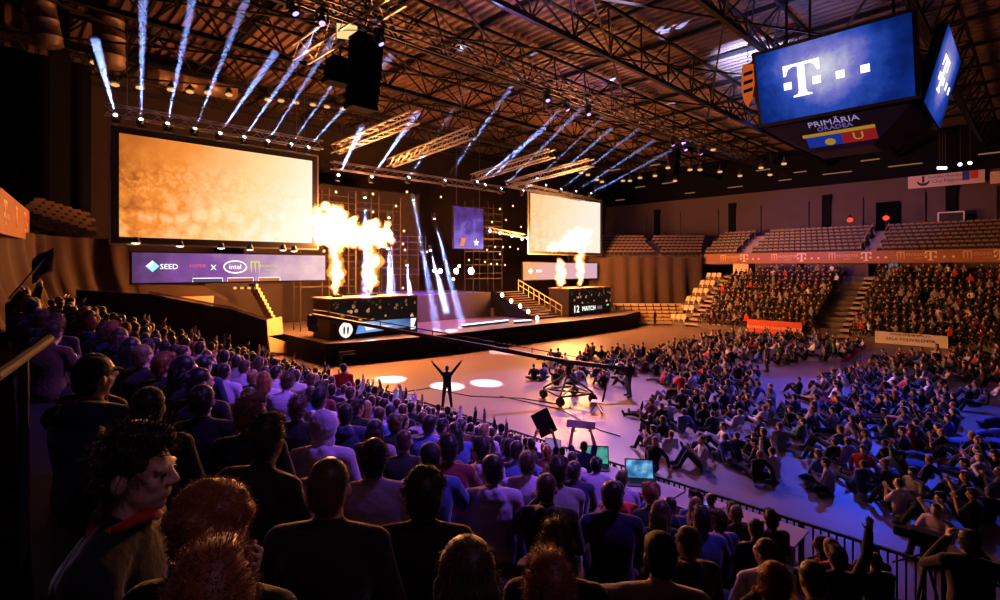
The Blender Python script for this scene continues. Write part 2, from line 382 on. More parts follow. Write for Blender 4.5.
# ---------------------------------------------------------------- materials of the hall
def floor_mat():
    m = mat('floor_sports',(.12,.085,.085),.42,spec=.25); nt = m.node_tree; b = nt.nodes['Principled BSDF']
    tc = nt.nodes.new('ShaderNodeTexCoord'); n = nt.nodes.new('ShaderNodeTexNoise'); n.inputs['Scale'].default_value = .35; n.inputs['Detail'].default_value = 6
    nt.links.new(tc.outputs['Object'], n.inputs['Vector'])
    r = nt.nodes.new('ShaderNodeMapRange'); r.inputs['To Min'].default_value = .30; r.inputs['To Max'].default_value = .5
    nt.links.new(n.outputs['Fac'], r.inputs['Value']); nt.links.new(r.outputs['Result'], b.inputs['Roughness'])
    cr = nt.nodes.new('ShaderNodeMix'); cr.data_type = 'RGBA'; cr.inputs[6].default_value = (.15,.105,.10,1); cr.inputs[7].default_value = (.20,.145,.135,1)
    nt.links.new(n.outputs['Fac'], cr.inputs[0]); nt.links.new(cr.outputs[2], b.inputs['Base Color'])
    return m
M_floor = floor_mat()
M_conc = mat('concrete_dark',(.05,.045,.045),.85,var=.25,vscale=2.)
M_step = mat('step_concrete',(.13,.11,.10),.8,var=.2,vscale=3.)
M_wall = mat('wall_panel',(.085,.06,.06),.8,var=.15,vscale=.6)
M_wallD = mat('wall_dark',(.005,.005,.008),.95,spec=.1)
M_roof = mat('roof_deck',(.085,.05,.04),.6,var=.3,vscale=.5)
M_steel = mat('roof_steel',(.008,.007,.008),.7,spec=.12)
M_alu = mat('truss_aluminium',(.36,.34,.33),.4,.8)
M_black = mat('black_paint',(.008,.008,.009),.55)
M_drape = mat('brown_drape',(.055,.033,.024),.9,var=.15,vscale=1.5)
M_blackcloth = mat('black_cloth',(.0035,.0035,.0045),.98,spec=.02)
M_stage = mat('stage_deck',(.14,.11,.10),.35)
M_fasc = mat('stage_fascia',(.004,.004,.004),.7,spec=.1)
M_ply = mat('pale_ply',(.55,.42,.25),.6,var=.12,vscale=3.)
M_white = mat('white_paint',(.7,.7,.7),.5)
M_yel = mat('step_nosing',(.65,.55,.35),.6)
M_duct = mat('duct_metal',(.13,.09,.07),.5,.4)
M_grey = mat('grey_metal',(.06,.06,.065),.4,.6)
M_lens = emis('lens_white',(.75,.82,1.),9.)
M_lensw = emis('lens_warm',(1.,.48,.16),1.)
M_lensd = emis('lens_tiny',(1.,.62,.3),2.2)
M_lensb = emis('lens_blue',(.35,.42,1.),14.)
M_lensv = emis('lens_violet',(.42,.28,1.),2.6)
M_red = emis('lens_red',(1.,.06,.03),1.6)
M_wt = emis('letter_white',(1.,1.,1.),1.6)

# ---------------------------------------------------------------- shell
o = MB().box((-14,-14,-.3),(78,56,0)).build('floor', M_floor); struct(o,'purple brown sports floor of the arena','floor')
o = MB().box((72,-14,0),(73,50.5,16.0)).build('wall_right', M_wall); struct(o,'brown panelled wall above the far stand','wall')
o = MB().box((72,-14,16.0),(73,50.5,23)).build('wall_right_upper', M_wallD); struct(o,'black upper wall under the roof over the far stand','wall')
mb = MB()
for y in np.arange(-8,50,5.6): mb.box((71.75,y,10.4),(72.0,y+4.6,14.2))
o = mb.build('trim_1', M_wall); struct(o,'raised wall panels above the upper seats','wall trim')
mb = MB()
for y in (6.2,17.6,28.8,40.): mb.box((71.5,y,9.8),(72,y+.9,14.8))
o = mb.build('trim_2', M_wallD); struct(o,'dark pilasters of the far wall','wall trim')
o = MB().box((-14,50.,0),(73,51,23)).build('wall_back', mat('wall_back',(.014,.008,.007),.9,var=.2,vscale=.4)); struct(o,'dark brown wall behind the stage','wall')
o = MB().box((-14,-14,0),(-13.4,50,23)).build('wall_left', M_wallD); struct(o,'dark wall behind the near stand','wall')
o = MB().box((-13.4,-14,0),(72,-13.4,23)).build('wall_front', M_wallD); struct(o,'dark wall opposite the stage','wall')
# corrugated roof, ribs along Y
mb = MB(); xs = []; x = -13.4
while x < 72: xs += [(x,21.),(x+.22,21.),(x+.30,20.82),(x+.52,20.82),(x+.60,21.)]; x += .6
xs = sorted(set(xs)); n = len(xs)
mb.add([(x,-13.4,z) for x,z in xs]+[(x,50,z) for x,z in xs]+[(-13.4,-13.4,21.3),(72.2,-13.4,21.3),(72.2,50,21.3),(-13.4,50,21.3)],
       [(i,i+1,n+i+1,n+i) for i in range(n-1)]+[(2*n,2*n+1,2*n+2,2*n+3)])
o = mb.build('ceiling', M_roof); struct(o,'corrugated roof deck above the arena','ceiling')

# roof trusses
def roof_truss(y, x0=-13.4, x1=71.9, zb=18.4, zt=20.5):
    t = MB(); w = 1.0
    for yy in (y-w,y+w): t.bar((x0,yy,zt),(x1,yy,zt),.16)
    b = MB(); b.bar((x0,y,zb),(x1,y,zb),.26)
    wb = MB(); n = int((x1-x0)/3.4); s = (x1-x0)/n
    for i in range(n):
        xa = x0+i*s; xm = xa+s/2
        for yy in (y-w,y+w):
            wb.bar((xa,yy,zt),(xm,y,zb),.09); wb.bar((xm,y,zb),(xa+s,yy,zt),.09)
        wb.bar((xa,y-w,zt),(xa,y+w,zt),.08); wb.bar((xa,y-w,zt),(xa+s,y+w,zt),.06)
    e = empty('roof_truss',((x0+x1)/2,y,zb)); off = -e.location
    for nm, m in (('top_chord',t),('bottom_chord',b),('web',wb)):
        c = m.build(nm, M_steel, e); c.location = off
    return e
TY = [4.2,11.,17.6,24.4,31.,37.6,44.2]
TL = ['nearest the camera','second from the camera','third from the camera','in front of the orange trusses','over the front of the stage','over the stage with round lamps','furthest, near the back wall']
for y, l in zip(TY, TL): tag(roof_truss(y),'brown steel roof truss with zigzag webs, '+l,'roof truss','roof trusses')
k = 0
for x in np.arange(-9,71,5.0):
    k += 1
    o = MB().bar((x,-13.3,20.62),(x,49.9,20.62),.2).build('roof_purlin', M_steel); tag(o,f'steel purlin under the roof deck, {ordn(k)} from the near stand side','roof beam','roof purlins')
k = 0
for i in range(0,len(TY)-1):
    for x in np.arange(0,58,13.0):
        k += 1
        m = MB(); m.bar((x,TY[i],18.4),(x+13,TY[i+1],18.4),.09); m.bar((x+13,TY[i],18.4),(x,TY[i+1],18.4),.09)
        m = m.build('cross_brace', M_steel); tag(m,f'X brace between roof trusses, {ordn(int(x/13)+1)} across, {ordn(i+1)} towards the stage','roof brace','roof cross braces')

# ---------------------------------------------------------------- box trusses, lamps
def box_truss_mb(a, b, s=.45, r=.055, seg=.6, nn=4):
    a = V(a); b = V(b); d = (b-a); L = d.length; d.normalize(); up = V((0,0,1)); x = d.cross(up).normalized(); u = x.cross(d)
    c = MB(); w = MB(); C = [x*s/2+u*s/2, -x*s/2+u*s/2, -x*s/2-u*s/2, x*s/2-u*s/2]
    for q in C: c.bar(a+q,b+q,r,nn)
    n = max(2,int(L/seg))
    for i in range(n):
        p = a+d*(L*i/n); q = a+d*(L*(i+1)/n)
        for k in range(4):
            A, B = C[k], C[(k+1)%4]
            w.bar(p+A,q+B,r*.6,3) if (i+k)%2 else w.bar(p+B,q+A,r*.6,3)
    return c, w
def box_truss(name, a, b, label, s=.45, m=None, group='lighting trusses', r=.055, seg=.6):
    c, w = box_truss_mb(a,b,s,r,seg); e = empty(name, V(a).lerp(V(b),.5)); off = -e.location
    for nm, q in (('chord',c),('lacing',w)):
        p = q.build(nm, m or M_alu, e); p.location = off
    return tag(e,label,'lighting truss',group)
box_truss('lighting_truss',(6.,20.4,16.9),(66,20.4,16.9),'long dark truss crossing the hall high in front of the stage',.6,mat('truss_dark',(.03,.026,.026),.5,.3),r=.07,seg=.8)
box_truss('lighting_truss',(3.6,31.6,13.75),(14.6,31.6,13.75),'aluminium truss just above the left video screen',.5)
box_truss('lighting_truss',(15.5,32.,12.7),(31,32.,12.7),'aluminium truss between the two video screens carrying beam lights',.45)
box_truss('lighting_truss',(31.5,32.,13.3),(50,36.5,13.9),'aluminium truss above the right video screen',.5)
ST = [((15.8,23.,14.),(16.2,33.,14.),'first'),((20.,23.3,14.),(21.4,34.5,14.),'second'),((27.6,23.6,14.),(30.2,35,14.),'third'),((32.2,23.6,14.),(34.8,35,14.),'fourth')]
for a,b,l in ST: box_truss('stub_truss',a,b,f'orange-lit short truss pointing at the stage, {l} from the left video screen',.55,r=.075,seg=.6,group='short trusses over the stage')
p1 = onZ(300,55,17.4); p2 = onZ(398,-8,17.4)
box_truss('lighting_truss',(p1.x,p1.y,17.4),(p2.x,p2.y,17.4),'short yellow-lit truss beside the hanging loudspeakers',.8,r=.09,seg=.8)
# hoist chains of the trusses
def hoist(p, label):
    o = MB().bar(p,(p[0],p[1],20.5),.035,3).build('hoist_chain', M_grey); tag(o,label,'chain','hoist chains')
for i,(a,b,l) in enumerate(ST):
    for j,f in enumerate((.1,.9)): hoist(V(a).lerp(V(b),f)+V((0,0,.3)), f'chain holding the {"front" if j==0 else "stage"} end of the {l} orange-lit short truss')
for j,x in enumerate((12,24,36,48,60)): hoist((x,20.4,17.2), f'chain of the long dark truss, {ordn(j+1)} from the near stand')
for j,x in enumerate((4.5,13.5)): hoist((x,31.6,14.0), f'chain of the truss above the left video screen, {["wall","stage"][j]} side')

def beam_light(loc, aim, label, group, lens=None, size=1.):
    e = empty('moving_light', loc); s = size
    d = (V(aim)-V(loc)).normalized(); R = d.to_track_quat('Z','Y').to_matrix()
    u = -1 if d.z > 0 else 1
    def ub(m,x0,y0,z0,x1,y1,z1): m.box((x0*s,y0*s,min(z0*u,z1*u)*s),(x1*s,y1*s,max(z0*u,z1*u)*s))
    b = MB(); ub(b,-.16,-.16,.24,.16,.16,.40); b.build('base', M_black, e)
    y = MB(); ub(y,-.24,-.05,-.12,-.19,.05,.24); ub(y,.19,-.05,-.12,.24,.05,.24); ub(y,-.24,-.05,.20,.24,.05,.24); y.build('yoke', M_black, e)
    h = MB(); h.tube([R@V((0,0,t*s)) for t in (-.2,-.14,.1,.2)],[.08*s,.14*s,.16*s,.13*s],10); h.build('lamp_head', M_black, e)
    l = MB(); l.ell(R@V((0,0,.2*s)),(.12*s,.12*s,.05*s),10,0,R); l.build('lens', lens or M_lens, e)
    return tag(e,label,'stage light',group)
BEAMS = []   # (source, end, width)
# row above the left screen
up = [(95,40),(143,-6),(193,-4),(247,-2),(276,52),(312,40),(345,20),(378,20),(392,55)]
fx = [(116,117),(141,122),(167,126),(194,131),(219,135),(243,139),(267,143),(290,146),(307,149)]
k = 0
for (sx,sy),(ex,ey) in zip(fx,up):
    k += 1; s = onY(sx,sy,31.2); e = onY(ex,ey,26.5-(.2*k)); BEAMS.append((s,e,.05,.19,1.9))
    beam_light(s, e, f'beam light firing upwards on the left screen truss, {ordn(k)} from the wall','beam lights above the left screen',size=.8)
fx = [(338,176),(371,178),(408,179),(444,182),(476,183),(484,186),(500,190),(522,192)]
up = [(362,128),(418,112),(470,85),(520,75),(545,128),(560,110),(590,100),(610,112)]
k = 0
for (sx,sy),(ex,ey) in zip(fx,up):
    k += 1; s = onY(sx,sy,31.4); e = onY(ex,ey,25); BEAMS.append((s,e,.05,.2,3.0))
    beam_light(s, e, f'beam light on the truss between the screens, {ordn(k)} from the left screen','beam lights between the screens',size=.8)
# sources hanging in the back scaffold firing down
dn = [((365,196),(366,300)),((389,216),(394,330)),((413,198),(437,330)),((434,217),(462,325)),((430,249),(447,312)),((407,264),(412,318)),((388,247),(390,320))]
k = 0
for (sx,sy),(ex,ey) in sorted(dn):
    k += 1; s = onY(sx,sy,34.5-.35*(k%3)); e = onY(ex,ey,31.0); BEAMS.append((s,e,.06,.36,3.4))
    beam_light(s, e, f'beam light firing down onto the stage, {ordn(k)} from the left','beam lights over the stage',size=.8)
# more up-right beams by the right screen
for j,((sx,sy),(ex,ey)) in enumerate([((545,186),(612,128)),((560,190),(640,128)),((575,192),(655,140)),((590,194),(672,150))]):
    s = onY(sx,sy,34.); e = onY(ex,ey,26); BEAMS.append((s,e,.05,.18,2.2))
    beam_light(s, e, f'beam light on the right screen truss, {ordn(j+1)} from the stage','beam lights above the right screen',size=.8)
# long truss heads: purple
k = 0
for (px,py),ln in zip([(293,9),(322,20),(379,40),(547,98),(566,107),(588,112),(672,143),(685,148),(700,152)],[1]*9):
    k += 1; s = onY(px,py,20.4); aim = V((s.x+6,14,0)) if k%2 else V((s.x-3,12,0))
    beam_light(s, aim, f'violet wash light under the long dark truss, {ordn(k)} from the near stand','wash lights on the long truss',lens=M_lensv,size=1.1)

q = onZ(347,32,17.0); e = empty('flood_light',q); R_ = (V((0,0,6))-q).to_track_quat('Z','Y').to_matrix().to_4x4()
fb = MB().box((-.5,-.36,-.2),(.5,.36,0)).build('lamp_case',M_black,e); fb.matrix_local = R_; fl = MB().box((-.46,-.32,0),(.46,.32,.02)).build('lens',emis('lens_flood',(1.,.72,.3),1.0),e); fl.matrix_local = R_
MB().bar((0,0,.2),(0,0,3.2),.05).build('suspension',M_grey,e); tag(e,'square cream floodlight glowing under the short yellow-lit truss','floodlight')
# round house lamps on the roof truss over the stage
def house_lamp(p, label, group, r=.3, m=None):
    e = empty('house_lamp', p); h = MB(); h.tube([(0,0,.45),(0,0,.3),(0,0,.12)],[r*.3,r*.6,r],12); h.bar((0,0,.45),(0,0,.75),.05); h.build('lamp_shade', M_grey, e)
    l = MB(); l.ell((0,0,0),(r*.86,r*.86,r*.35),12); l.build('bulb', m or M_lensw, e)
    return tag(e,label,'ceiling lamp',group)
for k,(px,py) in enumerate([(95,63),(115,85),(140,88),(171,90),(190,92),(208,93),(229,95),(268,100),(281,101),(296,103),(313,105),(327,107),(343,109)]):
    house_lamp(onY(px,py,37.2), f'round house lamp glowing orange above the left screen, {ordn(k+1)} from the wall','round house lamps over the stage',.27)
k = 0
for (px,py) in sorted([(581,173),(588,175),(597,180),(602,182),(623,181),(630,181),(675,181),(690,170),(761,168),(784,164),(713,150),(640,178),(655,176),(668,168),(740,176),(838,146),(865,142),(880,140),(893,137),(915,132),(700,170),(720,172),(770,175)]):
    k += 1; hp = onZ(px,py,16.2); hp = hp if hp.x < 69 and hp.y < 48 else onX(px,py,62.) if onX(px,py,62.).y < 47 else onY(px,py,45.); house_lamp(hp, f'small warm lamp under the dark roof behind the scoreboard, {ordn(k)} from the stage','small roof lamps',.26 if py<160 else .3, M_lensw)
k = 0
for (px,py,w) in sorted([(615,170,8),(640,187,9),(668,183,10),(690,193,9),(735,187,12),(763,170,9),(785,180,9),(800,172,8),(837,173,18),(905,165,18),(655,165,7),(620,200,10),(992,153,12),(870,160,10)]):
    k += 1; p = onZ(px,py,15.6)
    p = p if p.x < 69 and p.y < 48 else onX(px,py,64.); e = MB(); e.box((-.1,-w*.07,-.04),(.1,w*.07,.04)); t = e.build('tube_lamp', emis('tube_warm',(1.,.5,.2),.22), None, loc=p); tag(t,f'dim strip lamp under the dark roof over the far stand, {ordn(k)} from the stage','strip lamp','strip lamps over the far stand')
# ducts
def duct(a, b, r, label):
    a = V(a); b = V(b); n = max(3,int((b-a).length/1.2)); pts = []; rr = []
    for i in range(n):
        for f, q in ((0,1.),(.46,1.),(.48,1.06),(.52,1.06),(.54,1.)): pts.append(a.lerp(b,(i+f)/n)); rr.append(r*q)
    pts.append(b); rr.append(r)
    o = MB().tube(pts,rr,14).build('air_duct', M_duct, smooth=True); tag(o,label,'air duct','air ducts')
duct(onY(145,73,42.), onY(235,90,42.), .75,'round metal air duct lying behind the roof truss over the left screen')
duct(onY(108,12,36.5), onY(110,66,36.5), .75,'vertical round air duct beside the dark column left of the screen')
duct(onY(38,-4,34.), onY(49,46,34.), .6,'dim vertical air duct in the top left corner')
duct(onY(602,172,40), onY(668,156,40), .6,'round air duct catching orange light above the right video screen')
o = MB().box((1.9,38.6,0),(2.8,39.3,20.9)).build('steel_column', M_wallD); tag(o,'dark steel column at the left end of the stage reaching the roof','column')

# loudspeaker arrays
def line_array(px, py0, py1, Y, label, n=9, w=1.25):
    t = onY(px,py0,Y); b = onY(px,py1,Y); h = (t.z-b.z)/n; e = empty('speaker_array', b)
    for i in range(n):
        yb = -((i/n)**1.5-1)*-.0; c = MB(); zz = i*h
        off = .5*(1-i/n)**2
        c.prism([(-.45,0),(.45,.03),(.45,h-.05),(-.45,h-.02)],(-w/2,off,zz),(0,1,0),(0,0,1),(w,0,0)); c.build('speaker_box', M_blackcloth, e)
    f = MB(); f.box((-w/2,-.5,n*h),(w/2,.5,n*h+.1)); f.bar((0,0,n*h+.1),(0,0,20.5-b.z),.06); f.build('rigging_frame', M_blackcloth, e)
    return tag(e,label,'loudspeaker','hanging loudspeakers')
line_array(366,40,108,22.,'long curved black loudspeaker array hanging near the left screen',9,1.3)
line_array(340,62,82,24.5,'small dark loudspeaker cluster behind the long hanging array',3,1.1)
line_array(675,150,182,30,'black loudspeaker array hanging over the far side of the hall',6,1.2)
line_array(797,158,172,22,'short loudspeaker cluster hanging by the far wall',3,1.2)

# ---------------------------------------------------------------- video screens
def nodes_screen(name, fn):
    m = bpy.data.materials.new(name); m.use_nodes = True; nt = m.node_tree; nt.nodes.clear()
    o = nt.nodes.new('ShaderNodeOutputMaterial'); e = nt.nodes.new('ShaderNodeEmission'); nt.links.new(e.outputs[0], o.inputs[0])
    tc = nt.nodes.new('ShaderNodeTexCoord'); fn(nt, tc, e); return m
def ramp(nt, src, stops):
    r = nt.nodes.new('ShaderNodeValToRGB'); el = r.color_ramp.elements
    for i,(p,c) in enumerate(stops):
        x = el[i] if i < 2 else el.new(p)
        x.position = p; x.color = (*c,1)
    nt.links.new(src, r.inputs[0]); return r.outputs[0]
def math_n(nt, op, a, b):
    m = nt.nodes.new('ShaderNodeMath'); m.operation = op
    for i,q in enumerate((a,b)):
        if isinstance(q,(int,float)): m.inputs[i].default_value = q
        else: nt.links.new(q, m.inputs[i])
    return m.outputs[0]
def gen_xyz(nt, tc):
    s = nt.nodes.new('ShaderNodeSeparateXYZ'); nt.links.new(tc.outputs['Generated'], s.inputs[0]); return s.outputs
def crowd_screen(c0, c1, c2, k, bias=0.):
    """a live picture of a crowd of round heads, hazy and orange, blown out towards the right"""
    def fn(nt, tc, e):
        x, y, z = gen_xyz(nt, tc)
        # heads: cells growing smaller towards the top
        mp = nt.nodes.new('ShaderNodeMapping'); nt.links.new(tc.outputs['Object'], mp.inputs[0])
        vo = nt.nodes.new('ShaderNodeTexVoronoi'); vo.inputs['Scale'].default_value = 1.5; vo.inputs['Randomness'].default_value = 1.
        vb = nt.nodes.new('ShaderNodeTexVoronoi'); vb.inputs['Scale'].default_value = 3.0
        no = nt.nodes.new('ShaderNodeTexNoise'); no.inputs['Scale'].default_value = 1.1; no.inputs['Detail'].default_value = 6; no.inputs['Distortion'].default_value = .6
        nt.links.new(mp.outputs[0], no.inputs['Vector']); nd = nt.nodes.new('ShaderNodeTexNoise'); nd.inputs['Scale'].default_value = 2.2; nd.inputs['Detail'].default_value = 3; nt.links.new(mp.outputs[0], nd.inputs['Vector']); va = nt.nodes.new('ShaderNodeVectorMath'); va.operation = 'MULTIPLY_ADD'; va.inputs[1].default_value = (.9,.9,.9); nt.links.new(nd.outputs['Color'], va.inputs[0]); nt.links.new(mp.outputs[0], va.inputs[2])
        for q in (vo,vb): nt.links.new(va.outputs[0], q.inputs['Vector'])
        head = math_n(nt,'SUBTRACT',.55,vo.outputs['Distance']); head = math_n(nt,'MULTIPLY',head,.9)
        sm = math_n(nt,'SUBTRACT',.5,vb.outputs['Distance']); sm = math_n(nt,'MULTIPLY',sm,.6)
        low = nt.nodes.new('ShaderNodeMapRange'); nt.links.new(z,low.inputs[0]); low.inputs[1].default_value = .5; low.inputs[2].default_value = .3; low = low.outputs[0]; mid = nt.nodes.new('ShaderNodeMapRange'); nt.links.new(z,mid.inputs[0]); mid.inputs[1].default_value = .85; mid.inputs[2].default_value = .6; mid = math_n(nt,'SUBTRACT',mid.outputs[0],low)
        pic = math_n(nt,'ADD',math_n(nt,'MULTIPLY',head,low),math_n(nt,'MULTIPLY',sm,mid))
        pic = math_n(nt,'ADD',pic,math_n(nt,'MULTIPLY',no.outputs['Fac'],.5))
        fade = math_n(nt,'SUBTRACT',1.15,x); pic = math_n(nt,'MULTIPLY',math_n(nt,'SUBTRACT',pic,.32),fade)
        v = math_n(nt,'ADD',math_n(nt,'MULTIPLY',x,.78),math_n(nt,'MULTIPLY',pic,.55))
        v = math_n(nt,'SUBTRACT',v,math_n(nt,'MULTIPLY',z,.2)); v = math_n(nt,'ADD',v,.28+bias)
        nt.links.new(ramp(nt,v,[(0.,c0),(1.,(1.,.89,.74)),(.30,c1),(.62,c2)]), e.inputs[0]); e.inputs[1].default_value = k
    return fn
def video_screen(name, x0, x1, z0, z1, Y, m, label, border=.32):
    e = empty(name, ((x0+x1)/2, Y, z0)); w = (x1-x0)/2; h = z1-z0
    MB().box((-w,-.02,0),(w,.0,h)).build('display', m, e)
    f = MB(); b = border
    f.box((-w-b,-.05,-b),(-w,.25,h+b)); f.box((w,-.05,-b),(w+b,.25,h+b)); f.box((-w,-.05,-b),(w,.25,0)); f.box((-w,-.05,h),(w,.25,h+b)); f.box((-w,.0,0),(w,.25,h)); f.build('frame', M_black, e)
    t = MB(); q = b+.06
    for a,c in (((-w-q,h+q),(w+q,h+q)),((-w-q,-q),(w+q,-q)),((-w-q,-q),(-w-q,h+q)),((w+q,-q),(w+q,h+q))): t.bar((a[0],0,a[1]),(c[0],0,c[1]),.09)
    t.build('frame_tube', M_alu, e)
    return tag(e,label,'video screen')
YS = 32.6; YR = 36.0
a = onY(119,134,YS); b = onY(312,243,YS); SLX0, SLX1, SLZ0, SLZ1 = a.x, b.x, onY(215,240,YS).z, onY(215,147,YS).z
mL = nodes_screen('screen_left', crowd_screen((.36,.085,.012),(.82,.25,.04),(1.,.60,.27),1.2))
mR = nodes_screen('screen_right', crowd_screen((.9,.5,.16),(.98,.62,.28),(1.,.78,.5),1.0,.22))
video_screen('video_screen', SLX0, SLX1, SLZ0, SLZ1, YS, mL,'large orange video screen showing a cheering crowd at the left of the stage')
a = onY(530,195,YR); b = onY(600,253,YR); zr0 = onY(565,252,YR).z; zr1 = onY(565,198,YR).z
video_screen('video_screen', a.x, b.x, zr0, zr1, YR, mR,'pale orange video screen behind the right fire columns',.25)
for j,(x,z) in enumerate(((SLX0+1,SLZ1+.4),(SLX1-1,SLZ1+.4))):
    o = MB().bar((x,YS,z),(x,YS,20.5),.04,3).build('hoist_chain',M_grey); tag(o,f'chain holding the left video screen, {["wall","stage"][j]} side','chain','hoist chains')
for j,(x,z) in enumerate(((a.x+1,zr1+.3),(b.x-1,zr1+.3))):
    o = MB().bar((x,YR,z),(x,YR,20.5),.04,3).build('hoist_chain',M_grey); tag(o,f'chain holding the right video screen, {["stage","far wall"][j]} side','chain','hoist chains')
# LED strips with sponsors
def strip_nodes(c0, c1, c2, k=1.):
    def fn(nt, tc, e):
        x, y, z = gen_xyz(nt, tc); no = nt.nodes.new('ShaderNodeTexNoise'); no.inputs['Scale'].default_value = .8; no.inputs['Detail'].default_value = 5
        nt.links.new(tc.outputs['Object'], no.inputs['Vector'])
        v = math_n(nt,'ADD',x,math_n(nt,'MULTIPLY',math_n(nt,'SUBTRACT',no.outputs['Fac'],.5),.7))
        nt.links.new(ramp(nt,v,[(0.,c0),(1.,c2),(.35,c1)]), e.inputs[0]); e.inputs[1].default_value = k
    return fn
def led_strip(p0, p1, z0, z1, m, label):
    e = empty('led_strip', ((p0.x+p1.x)/2, p0.y, z0)); w = (p1.x-p0.x)/2; h = z1-z0
    MB().box((-w,-.02,0),(w,0,h)).build('display', m, e)
    MB().box((-w-.08,0,-.08),(w+.08,.22,h+.08)).build('frame', M_black, e)
    return tag(e,label,'LED screen'), w, h
mS = nodes_screen('strip_left', strip_nodes((.10,.04,.13),(.26,.09,.36),(.95,.62,.62),1.))
Ys = 32.0
p0 = onY(132,266,Ys); p1 = onY(325,270,Ys); z1 = onY(228,254,Ys).z; z0 = onY(228,281.5,Ys).z
ls, w, h = led_strip(p0,p1,z0,z1,mS,'wide violet LED strip with sponsor logos under the left video screen')
def on_strip(fx, fz): return frameM((-w+2*w*fx, -.035, h*fz),(1,0,0),(0,0,1))
m_cy = emis('logo_cyan',(.35,.85,.9),1.3); m_pk = emis('logo_pink',(1.,.12,.25),1.); m_gr = emis('logo_green',(.85,.75,.25),.9)
d = MB().prism([(-.3,0),(0,.3),(.3,0),(0,-.3)],(-w+2*w*.085,-.04,h*.55),(1,0,0),(0,0,1),(0,-.01,0)); d.build('diamond_logo', m_cy, ls)
d = MB().prism([(-.3,0),(0,.3),(0,0)],(-w+2*w*.085,-.055,h*.55),(1,0,0),(0,0,1),(0,-.01,0)); d.build('diamond_logo', M_wt, ls)
text('lettering','SEED',.38,M_wt,ls,on_strip(.158,.53)); text('lettering','HYPER',.27,m_pk,ls,on_strip(.29,.56)); text('lettering','X',.42,M_wt,ls,on_strip(.365,.5))
text('lettering','intel',.38,M_wt,ls,on_strip(.475,.53))
mb = MB(); mb.tube([(-w+2*w*.475+.60*math.cos(t),-.04,h*.53+.34*math.sin(t)) for t in np.linspace(.3,2*PI+.1,30)],.035,5); mb.build('oval_logo', M_wt, ls)
def claw(mb, o, s, ax=V((1,0,0)), az=V((0,0,1)), dp=V((0,-.01,0))):
    for dx in (-.3,0,.3):
        mb.prism([(-.05+dx,.5),(.05+dx,.46),(.07+dx,.1),(.03+dx,-.5),(-.02+dx,-.15),(-.06+dx,.1)],o,ax*s,az*s,dp)
    mb.prism([(-.35,.5),(.35,.5),(.35,.36),(-.35,.36)],o,ax*s,az*s,dp)
mb = MB(); claw(mb,V((-w+2*w*.58,-.04,h*.52)),.75); mb.build('claw_logo', m_gr, ls)
text('lettering','MONSTER',.24,m_gr,ls,on_strip(.66,.56)); text('lettering','ENERGY',.12,m_gr,ls,on_strip(.66,.42))
for q,(f0,f1,c) in enumerate(((.265,.41,(.12,.08,.16)),(.435,.57,(.45,.12,.08)),(.6,.72,(.55,.2,.06)))):
    mb = MB(); mb.box((-w+2*w*f0,-.04,.0),(-w+2*w*f1,-.03,h*.13)); mb.build('caption_box', emis(f'caption{q}',c,1.), ls)
    mb = MB(); mb.tube([(-w+2*w*f0,-.045,0),(-w+2*w*f0,-.045,h*.13),(-w+2*w*f1,-.045,h*.13),(-w+2*w*f1,-.045,0)],.02,4); mb.build('caption_border', M_wt, ls)
mS2 = nodes_screen('strip_right', strip_nodes((.95,.42,.16),(.85,.45,.42),(.72,.42,.55),1.))
p0 = onY(523.5,270,36.2); p1 = onY(597,270,36.2); z1 = onY(560,263,36.2).z; z0 = onY(560,279,36.2).z
rs, w2, h2 = led_strip(p0,p1,z0,z1,mS2,'short glowing LED strip under the right video screen')
d = MB().prism([(-.36,0),(0,.3),(.36,0),(0,-.3)],(-w2+1.,-.04,h2*.5),(1,0,0),(0,0,1),(0,-.01,0)); d.build('diamond_logo', M_wt, rs)
text('lettering','SEED',.4,M_wt,rs,frameM((-w2+2.3,-.035,h2*.5),(1,0,0),(0,0,1)))
# hanging purple banner screen in the middle
def purple_nodes(nt, tc, e):
    x, y, z = gen_xyz(nt, tc); no = nt.nodes.new('ShaderNodeTexNoise'); no.inputs['Scale'].default_value = 1.; no.inputs['Detail'].default_value = 6
    nt.links.new(tc.outputs['Object'], no.inputs['Vector'])
    v = math_n(nt,'SUBTRACT',math_n(nt,'ADD',no.outputs['Fac'],.28),math_n(nt,'MULTIPLY',z,.55))
    nt.links.new(ramp(nt,v,[(.12,(.07,.018,.10)),(1.,(.5,.3,.9)),(.45,(.13,.06,.36)),(.62,(.26,.14,.62))]), e.inputs[0]); e.inputs[1].default_value = .9
pA = onY(454,206,35); pB = onY(483,249,35); Wc = (pB.x-pA.x)/2
pe = empty('hanging_screen', ((pA.x+pB.x)/2,35,pB.z)); H = pA.z-pB.z
MB().box((-Wc,-.02,0),(Wc,0,H)).build('display', nodes_screen('screen_purple',purple_nodes), pe); MB().box((-Wc-.05,0,-.05),(Wc+.05,.2,H+.05)).build('frame', M_black, pe)
mb = MB(); mb.prism([(-.3,-.35),(.15,-.35),(.38,.35),(-.1,.35)],(-Wc*.45,-.04,.55),(1,0,0),(0,0,1),(0,-.01,0)); mb.build('orange_logo', emis('logo_orange',(1.,.28,.06),1.), pe)
st = [(.36*(1 if i%2==0 else .42)*math.sin(PI*i/5), .36*(1 if i%2==0 else .42)*math.cos(PI*i/5)) for i in range(10)]
mb = MB(); mb.prism(st,(Wc*.5,-.04,.55),(1,0,0),(0,0,1),(0,-.01,0)); mb.build('star_logo', M_wt, pe)
mb = MB(); mb.bar((-Wc*.8,.1,H),(-Wc*.8,.1,20.5-pB.z),.05,3); mb.bar((Wc*.8,.1,H),(Wc*.8,.1,20.5-pB.z),.05,3); mb.build('suspension', M_grey, pe)
tag(pe,'small upright violet screen hanging above the middle of the stage','video screen')

